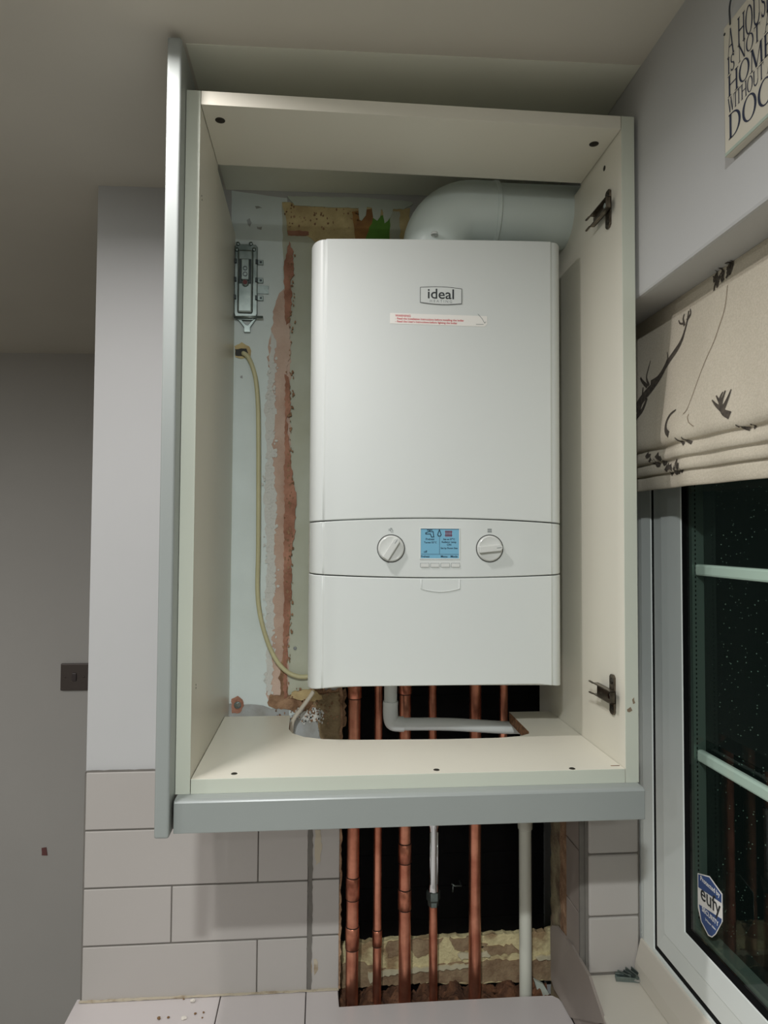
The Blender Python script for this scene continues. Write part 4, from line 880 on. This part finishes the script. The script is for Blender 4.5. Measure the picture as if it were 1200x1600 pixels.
for mi_, (pts, w0, w1) in enumerate((
    ([(-0.2749,0.5139), (-0.2939,0.5292), (-0.3200,0.5423), (-0.3430,0.5552), (-0.3560,0.5698)], 0.012, 0.004),
    ([(-0.3083,0.5467), (-0.3278,0.5497), (-0.3467,0.5561)], 0.005, 0.002),
    ([(-0.3430,0.5552), (-0.3614,0.5667), (-0.3791,0.5769), (-0.3895,0.5886), (-0.3931,0.5987)], 0.004, 0.0022),
    ([(-0.3560,0.5681), (-0.3792,0.5812), (-0.3896,0.5912), (-0.3966,0.6062), (-0.4002,0.6221)], 0.003, 0.002),
    ([(-0.3915,0.6052), (-0.3867,0.6153), (-0.3885,0.6216)], 0.003, 0.0012),
    ([(-0.3966,0.6105), (-0.4050,0.6163), (-0.4035,0.6236)], 0.003, 0.0012),
    ([(-0.3916,0.6078), (-0.3797,0.6114), (-0.3747,0.6173)], 0.002, 0.001),
    ([(-0.3467,0.5579), (-0.3542,0.5685), (-0.3508,0.5801)], 0.003, 0.001),
    ([(-0.3042,0.5439), (-0.2943,0.5574), (-0.2966,0.5709), (-0.3008,0.5812)], 0.003, 0.001),
    ([(-0.3002,0.5429), (-0.2840,0.5540), (-0.2757,0.5616)], 0.004, 0.002),
    ([(-0.2831,0.5029), (-0.2897,0.5225), (-0.2880,0.5446)], 0.006, 0.002),
    ([(-0.2746,0.4948), (-0.2831,0.5029), (-0.2956,0.5101), (-0.3039,0.5253)], 0.008, 0.003),
    ([(-0.3906,0.4595), (-0.3787,0.4672), (-0.3772,0.4778), (-0.3860,0.4866), (-0.4013,0.4906)], 0.006, 0.0015),
    ([(-0.5265,0.4613), (-0.5142,0.4678), (-0.5092,0.4783), (-0.5121,0.4925)], 0.006, 0.0014),
    ([(-0.5117,0.4705), (-0.5001,0.4778), (-0.4896,0.4859)], 0.004, 0.001),
    ([(-0.5130,0.4717), (-0.5054,0.4806), (-0.4964,0.4898)], 0.004, 0.001),
    ([(-0.5129,0.4703), (-0.5182,0.4803), (-0.5222,0.4919)], 0.005, 0.001),
    ([(-0.5092,0.4739), (-0.5055,0.4850), (-0.5082,0.4919)], 0.005, 0.001),
    ([(-0.4234,0.4425), (-0.4157,0.4476), (-0.4110,0.4524)], 0.003, 0.001),
    ([(-0.4388,0.4421), (-0.4282,0.4467), (-0.4267,0.4510)], 0.003, 0.001),
    ([(-0.5484,0.4428), (-0.5379,0.4458), (-0.5332,0.4494)], 0.003, 0.001),
    ([(-0.5541,0.4426), (-0.5576,0.4448), (-0.5542,0.4467)], 0.002, 0.001))):
    if mi_ in (12, 13, 18, 20): obj('stag_print', bm, M['print'], bl_); bm = BM()
    ribbon(bm, pts, w0, w1)
obj('stag_print', bm, M['print'], bl_); bm = BM()
for i in range(26):
    rnd = random.Random(100 + i); (ya_, za_), (yb_, zb_) = [(-0.4579,0.6379), (-0.4962,0.6452)]; f = rnd.random()
    y0 = ya_ + (yb_ - ya_) * f; z0 = za_ + (zb_ - za_) * f + rnd.uniform(-0.012, 0.002)
    ribbon(bm, [(y0, z0), (y0 + rnd.uniform(-0.004, 0.004), z0 + 0.006), (y0 + rnd.uniform(-0.008, 0.008), z0 + rnd.uniform(0.008, 0.016))], 0.0022, 0.0008)
obj('stag_print', bm, M['print'], bl_); bm = BM()
for i, (yy, zz) in enumerate([(-0.3118,0.4400), (-0.3213,0.4307), (-0.3419,0.4339), (-0.3490,0.4260), (-0.3631,0.4193), (-0.3733,0.4148), (-0.3868,0.4135), (-0.3968,0.4184), (-0.3999,0.4131), (-0.3801,0.4107), (-0.3307,0.4261), (-0.3594,0.4135)]):
    rnd = random.Random(200 + i)
    ribbon(bm, [(yy + rnd.uniform(0.004, 0.008), zz + rnd.uniform(0.003, 0.008)), (yy, zz), (yy - rnd.uniform(0.004, 0.009), zz - rnd.uniform(-0.002, 0.006))], 0.006, 0.003)
obj('stag_print', bm, M['print'], bl_)
bm = BM(); ribbon(bm, [(-0.4896,0.6236), (-0.4890,0.5969), (-0.4818,0.5761), (-0.4746,0.5588), (-0.4615,0.5388), (-0.4495,0.5179), (-0.4402,0.4982), (-0.4339,0.4848), (-0.4262,0.4805)], 0.0007, 0.0007); ribbon(bm, [(-0.4407,0.4778), (-0.4391,0.4741), (-0.4435,0.4669), (-0.4538,0.4605)], 0.0007, 0.0006); obj('seam_thread', bm, M['stitch'], bl_)

# ---------------------------------------------------------------- hanging sign with serif capitals
sg = thing('wall_sign', 'cream painted wooden sign with navy serif capitals on the right wall', 'sign')
SX = 0.2960; sy0, sy1, sZ0, sZ1 = -0.5865, -0.6745, 0.7205, 0.8600
bm = BM(); box(bm, SX, 0.3055, sy1, sy0, sZ0, sZ1); obj('board', bm, [M['sign'], M['sign_edge']], sg, bevel=0.0018)
bm = BM(); box(bm, SX - 0.0002, SX + 0.006, sy1 + 0.001, sy0 - 0.001, sZ0 + 0.0008, sZ0 + 0.0042); obj('worn_edge', bm, M['sign_edge'], sg)
def ring(bm, put, cx, cy, rx, ry, th, tv, a0=0, a1=360, n=28):
    pts = []
    for k in range(n + 1):
        a = math.radians(a0 + (a1 - a0) * k / n); pts.append((cx + rx * math.cos(a), cy + ry * math.sin(a), cx + (rx - tv) * math.cos(a), cy + (ry - th) * math.sin(a)))
    for p, q in zip(pts[:-1], pts[1:]):
        bm.faces.new([bm.verts.new(put(*c)) for c in ((p[0], p[1]), (q[0], q[1]), (q[2], q[3]), (p[2], p[3]))])
def stroke(bm, put, x0, y0, x1, y1, w):
    if abs(x1 - x0) < abs(y1 - y0): c = ((x0 - w / 2, y0), (x0 + w / 2, y0), (x1 + w / 2, y1), (x1 - w / 2, y1))
    else: c = ((x0, y0 - w / 2), (x1, y1 - w / 2), (x1, y1 + w / 2), (x0, y0 + w / 2))
    bm.faces.new([bm.verts.new(put(*p)) for p in c])
TK, TN, SF = 0.13, 0.05, 0.03
def serif(bm, put, x, y, w=0.26): stroke(bm, put, x - w / 2, y, x + w / 2, y, SF)
def letter(bm, put, ch):
    """draws one capital in a cell of height 1, returns its width"""
    s = lambda *a: stroke(bm, put, *a)
    sf = lambda x, y, w=0.26: serif(bm, put, x, y, w)
    if ch == 'A': s(0.10, 0, 0.42, 1, TN); s(0.42, 1, 0.76, 0, TK); s(0.2, 0.36, 0.62, 0.36, TN); sf(0.10, 0.015); sf(0.76, 0.015); return 0.9
    if ch == 'H': s(0.15, 0, 0.15, 1, TK); s(0.75, 0, 0.75, 1, TK); s(0.15, 0.52, 0.75, 0.52, TN); [sf(x, y, 0.3) for x in (0.15, 0.75) for y in (0.015, 0.985)]; return 0.92
    if ch == 'O': ring(bm, put, 0.45, 0.5, 0.43, 0.51, 0.045, 0.13); return 0.92
    if ch == 'U': s(0.15, 0.3, 0.15, 1, TK); s(0.72, 0.3, 0.72, 1, TN); ring(bm, put, 0.4225, 0.32, 0.335, 0.34, 0.08, 0.09, 180, 360, 14); sf(0.15, 0.985, 0.3); sf(0.72, 0.985); return 0.88
    if ch == 'S': ring(bm, put, 0.29, 0.74, 0.22, 0.27, 0.07, 0.10, 30, 270, 16); ring(bm, put, 0.29, 0.26, 0.23, 0.27, 0.07, 0.10, -150, 90, 16); s(0.49, 0.78, 0.49, 0.98, 0.03); s(0.08, 0.02, 0.08, 0.24, 0.03); return 0.58
    if ch == 'E': s(0.14, 0, 0.14, 1, TK); s(0.05, 0.98, 0.58, 0.98, 0.045); s(0.14, 0.52, 0.48, 0.52, TN); s(0.05, 0.02, 0.62, 0.02, 0.045); s(0.57, 0.82, 0.57, 1, 0.03); s(0.61, 0, 0.61, 0.2, 0.03); s(0.48, 0.42, 0.48, 0.62, 0.03); return 0.7
    if ch == 'I': s(0.15, 0, 0.15, 1, TK); sf(0.15, 0.015, 0.3); sf(0.15, 0.985, 0.3); return 0.34
    if ch == 'N': s(0.14, 0, 0.14, 1, TN); s(0.14, 1, 0.74, 0, TK); s(0.74, 0, 0.74, 1, TN); sf(0.14, 0.015); sf(0.08, 0.985, 0.2); sf(0.74, 0.985); return 0.9
    if ch == 'T': s(0.35, 0, 0.35, 1, TK); s(0.02, 0.98, 0.68, 0.98, 0.05); s(0.03, 0.8, 0.03, 1, 0.03); s(0.67, 0.8, 0.67, 1, 0.03); sf(0.35, 0.015, 0.3); return 0.72
    if ch == 'M': s(0.12, 0, 0.16, 1, TN); s(0.18, 1, 0.5, 0.02, TK); s(0.5, 0.02, 0.82, 1, TN); s(0.84, 1, 0.88, 0, TK); sf(0.12, 0.015); sf(0.88, 0.015, 0.3); sf(0.12, 0.985, 0.2); sf(0.88, 0.985, 0.2); return 1.04
    if ch == 'W': s(0.08, 1, 0.33, 0, TK); s(0.33, 0, 0.53, 0.95, TN); s(0.5, 0.95, 0.74, 0, TK); s(0.74, 0, 0.98, 1, TN); [sf(x, 0.985, 0.24) for x in (0.08, 0.5, 0.98)]; return 1.08
    if ch == 'D': s(0.15, 0, 0.15, 1, TK); ring(bm, put, 0.30, 0.5, 0.50, 0.5, 0.045, 0.13, -90, 90, 18); s(0.03, 0.98, 0.32, 0.98, 0.045); s(0.03, 0.02, 0.32, 0.02, 0.045); return 0.88
    if ch == 'G': ring(bm, put, 0.46, 0.5, 0.43, 0.51, 0.045, 0.13, 40, 330, 24); s(0.80, 0.03, 0.80, 0.42, TK); sf(0.78, 0.43, 0.32); s(0.80, 0.72, 0.80, 0.98, 0.03); return 0.95
    return 0.42
LINES = [('A HOUSE', 0.8215, 0.8505), ('IS NOT A', 0.8040, 0.8235 - 0.0025), ('HOME', 0.7800, 0.8020), ('WITHOUT A', 0.7630, 0.7785), ('DOG', 0.7350, 0.7608)]
bm = BM()
tl, tr_ = -0.5942, -0.6668
for txt, zb, zt in LINES:
    tmp = BM(); adv = []; xx = 0
    for ch in txt: wdt = letter(tmp, lambda x, y: (0, x, y), ch); adv.append(xx); xx += wdt
    tmp.free(); tot = xx - 0.05
    for ch, a in zip(txt, adv):
        letter(bm, lambda x, y, a=a: (SX - 0.0004, tl + (tr_ - tl) * (a + x) / tot, zb + (zt - zb) * y), ch)
obj('lettering', bm, M['ink_navy'], sg)
bm = BM(); tube(bm, smooth_path([(0.2955, -0.6000, 0.8540), (0.2945, -0.6025, 0.8760), (0.2990, -0.6150, 0.9000), (0.3040, -0.6300, 0.9120), (0.2990, -0.6450, 0.9000), (0.2945, -0.6600, 0.8760), (0.2955, -0.6620, 0.8540)], 6), 0.0009, 8); obj('wire_hanger', bm, M['ink'], sg, smooth=True)
bm = BM(); lathe(bm, [(0, -0.0006), (0.0014, -0.0006), (0.0014, 0.001)], (SX, sy0 - 0.0030, sZ1 - 0.0085), 'x', 12); obj('nail_hole', bm, M['ink'], sg)

# ---------------------------------------------------------------- shield sticker on the pane
st = thing('window_sticker', 'blue and white shield sticker at the foot of the dark pane', 'sticker')
SXG = 0.4012
out = [(-0.3295,-0.1391), (-0.3593,-0.1293), (-0.3892,-0.1379), (-0.3891,-0.1729), (-0.3731,-0.1980), (-0.3638,-0.2073), (-0.3545,-0.2100), (-0.3372,-0.2008), (-0.3293,-0.1860)]
bm = BM(); prism(bm, out, 'x', SXG - 0.0006, SXG - 0.0001); obj('film', bm, M['sticker'], st)
bm = BM(); prism(bm, [(-0.3319,-0.1397), (-0.3592,-0.1310), (-0.3877,-0.1395), (-0.3874,-0.1502), (-0.3316,-0.1572)], 'x', SXG - 0.0009, SXG - 0.0004); prism(bm, [(-0.3328,-0.1799), (-0.3877,-0.1704), (-0.3869,-0.1749), (-0.3716,-0.1980), (-0.3639,-0.2057), (-0.3561,-0.2075), (-0.3389,-0.1991)], 'x', SXG - 0.0009, SXG - 0.0004)
pieces('blue_field', bm, M['navy'], st)
def sfr(p): return ((SXG - 0.0008, p[0], p[1]), (0, -1, 0), (0, 0, 1), (-1, 0, 0))
pe, pp_, ps, pt_ = [(-0.3610,-0.1604), (-0.3606,-0.1421), (-0.3605,-0.1816), (-0.3611,-0.1913)]
bm = BM(); text_bm(bm, 'eufy', 0.0300, sfr(pe), sx=0.98, bold=0.0001, thick=0.0003); obj('brand_text', bm, M['ink'], st)
bm = BM(); text_bm(bm, 'Protected by', 0.0090, sfr(pp_), thick=0.0003, bold=0.0001); obj('small_text', bm, M['sticker'], st); bm = BM(); text_bm(bm, 'SECURITY', 0.0090, sfr(ps), thick=0.0003, bold=0.0001); obj('small_text', bm, M['sticker'], st); bm = BM(); text_bm(bm, '24 hour video', 0.0045, sfr(pt_), thick=0.0003); obj('small_text', bm, M['sticker'], st)

# ---------------------------------------------------------------- loose bits
rnd = random.Random(3)
SC = 'loose steel hinge bits in the sill corner'
pos = [(0.3666,-0.1636), (0.3685,-0.1735), (0.3795,-0.1679), (0.3808,-0.1809), (0.3898,-0.1752)]
labs = ['steel clip end standing against the tiles in the sill corner', 'flat steel clip lying lowest in the sill heap', 'bent steel clip in the middle of the sill heap', 'steel screw pointing at the worktop in the sill heap', 'small steel screw beside the window cover bead']
for i, ((x, y), lb) in enumerate(zip(pos, labs)):
    a = (-1.0, -0.25, -1.25, -0.6, 0.3)[i]
    bm = BM()
    if i < 3:
        L = (0.032, 0.036, 0.028)[i]; c_, s_ = math.cos(a), math.sin(a)
        def pt(u, v): return (x + u * c_ - v * s_, y + u * s_ + v * c_)
        zb = -0.3789 + (0.006 if i == 2 else 0.0) + (0.002 if i == 0 else 0)
        prism(bm, [pt(-L / 2, -0.006), pt(L / 2, -0.004), pt(L / 2, 0.004), pt(-L / 2, 0.006)], 'z', zb, zb + 0.0016)
        for v in (-0.0055, 0.0040): prism(bm, [pt(-L / 2, v), pt(L / 2, v * 0.7), pt(L / 2, v * 0.7 + 0.0015), pt(-L / 2, v + 0.0015)], 'z', zb, zb + 0.007)
        m_ = M['galv']
    else:
        L = 0.024; d3 = Vector((math.cos(a), math.sin(a), 0.12)); p0 = Vector((x, y, -0.3750))
        tube(bm, [p0 - d3 * L / 2, p0 + d3 * L * 0.3, p0 + d3 * L * 0.32, p0 + d3 * L * 0.45], [0.0012, 0.0020, 0.0042, 0.0044], 12); m_ = M['chrome']
    tag(obj('steel_clip' if i < 3 else 'steel_screw', bm, m_, bevel=0.0004), lb, 'clip' if i < 3 else 'screw', SC)
CR = 'plaster crumbs on the worktop ledge'
cr = [(-0.3336,-0.0235), (-0.3407,-0.0643), (-0.3812,-0.0626), (-0.3662,-0.0607), (-0.3237,-0.0548), (-0.3105,-0.0527), (-0.3501,-0.0156), (-0.3105,-0.0652)]
cl = ['largest white plaster crumb, close under the tiles', 'flat pale plaster flake near the ledge front', 'brown crumb lowest on the left ledge tile', 'small ochre crumb beside the flat pale flake', 'dark crumb right of the flat pale flake', 'tiny brown crumb next to the ledge joint', 'small brown crumb behind the largest crumb', 'tiny crumb nearest the ledge joint and camera']
for i, ((x, y), lb) in enumerate(zip(cr, cl)):
    r = (0.0042, 0.0050, 0.0030, 0.0022, 0.0022, 0.0018, 0.0016, 0.0016)[i]
    bm = BM(); bmesh.ops.create_icosphere(bm, subdivisions=2, radius=r)
    rr = random.Random(i)
    for v in bm.verts: v.co *= rr.uniform(0.75, 1.15); v.co.z *= 0.35 if i == 1 else 0.7
    mz = min(v.co.z for v in bm.verts)
    for v in bm.verts: v.co += Vector((x, y, -0.4735 - mz))
    tag(obj('plaster_crumb', bm, M['crumb'] if i in (0, 1) else M['crumb_brown']), lb, 'crumb', CR)
# broken white shard behind the ledge
bm = BM(); prism(bm, [(0.2725,-0.4842), (0.2905,-0.4943), (0.3025,-0.5133), (0.2880,-0.5171), (0.2784,-0.5040)], 'y', 0.006, 0.014)
tag(obj('plaster_shard', bm, M['drip'], bevel=0.001), 'white plaster shard lying right of the white plastic pipe', 'shard')

# ---------------------------------------------------------------- ceiling downlights (outside the picture, the last four added as fill)
LB = ['downlight over the worktop, just left of the cupboard top', 'downlight in the middle of the kitchen ceiling', 'added fill downlight at the rear of the kitchen, window side', 'added fill downlight brightening the passage wall', 'added fill downlight mid kitchen, away from the window', 'added fill downlight at the rear, away from the window']
for (x, y, wt_, colr, spr), lb in zip(LAMPS, LB):
    zc = ceil_z(x)
    dl = thing('downlight', lb, 'ceiling light', (0, 0, 0), 'kitchen ceiling downlights')
    bm = BM(); lathe(bm, [(0.045, 0.001), (0.045, -0.003), (0.036, -0.004), (0.034, 0.001)], (x, y, zc), 'z', 32); obj('bezel', bm, M['bezel'], dl, autosmooth=40)
    bm = BM(); lathe(bm, [(0.034, -0.002), (0.020, -0.006), (0, -0.0075)], (x, y, zc), 'z', 32); obj('lens', bm, M['lens'], dl, smooth=True)
    ld = bpy.data.lights.new('lamp', 'AREA'); ld.shape = 'DISK'; ld.size = 0.052; ld.spread = math.radians(spr); ld.energy = wt_; ld.color = colr
    lo = bpy.data.objects.new('lamp', ld); COL.objects.link(lo); lo.location = (x, y, zc - 0.0085); lo.parent = dl
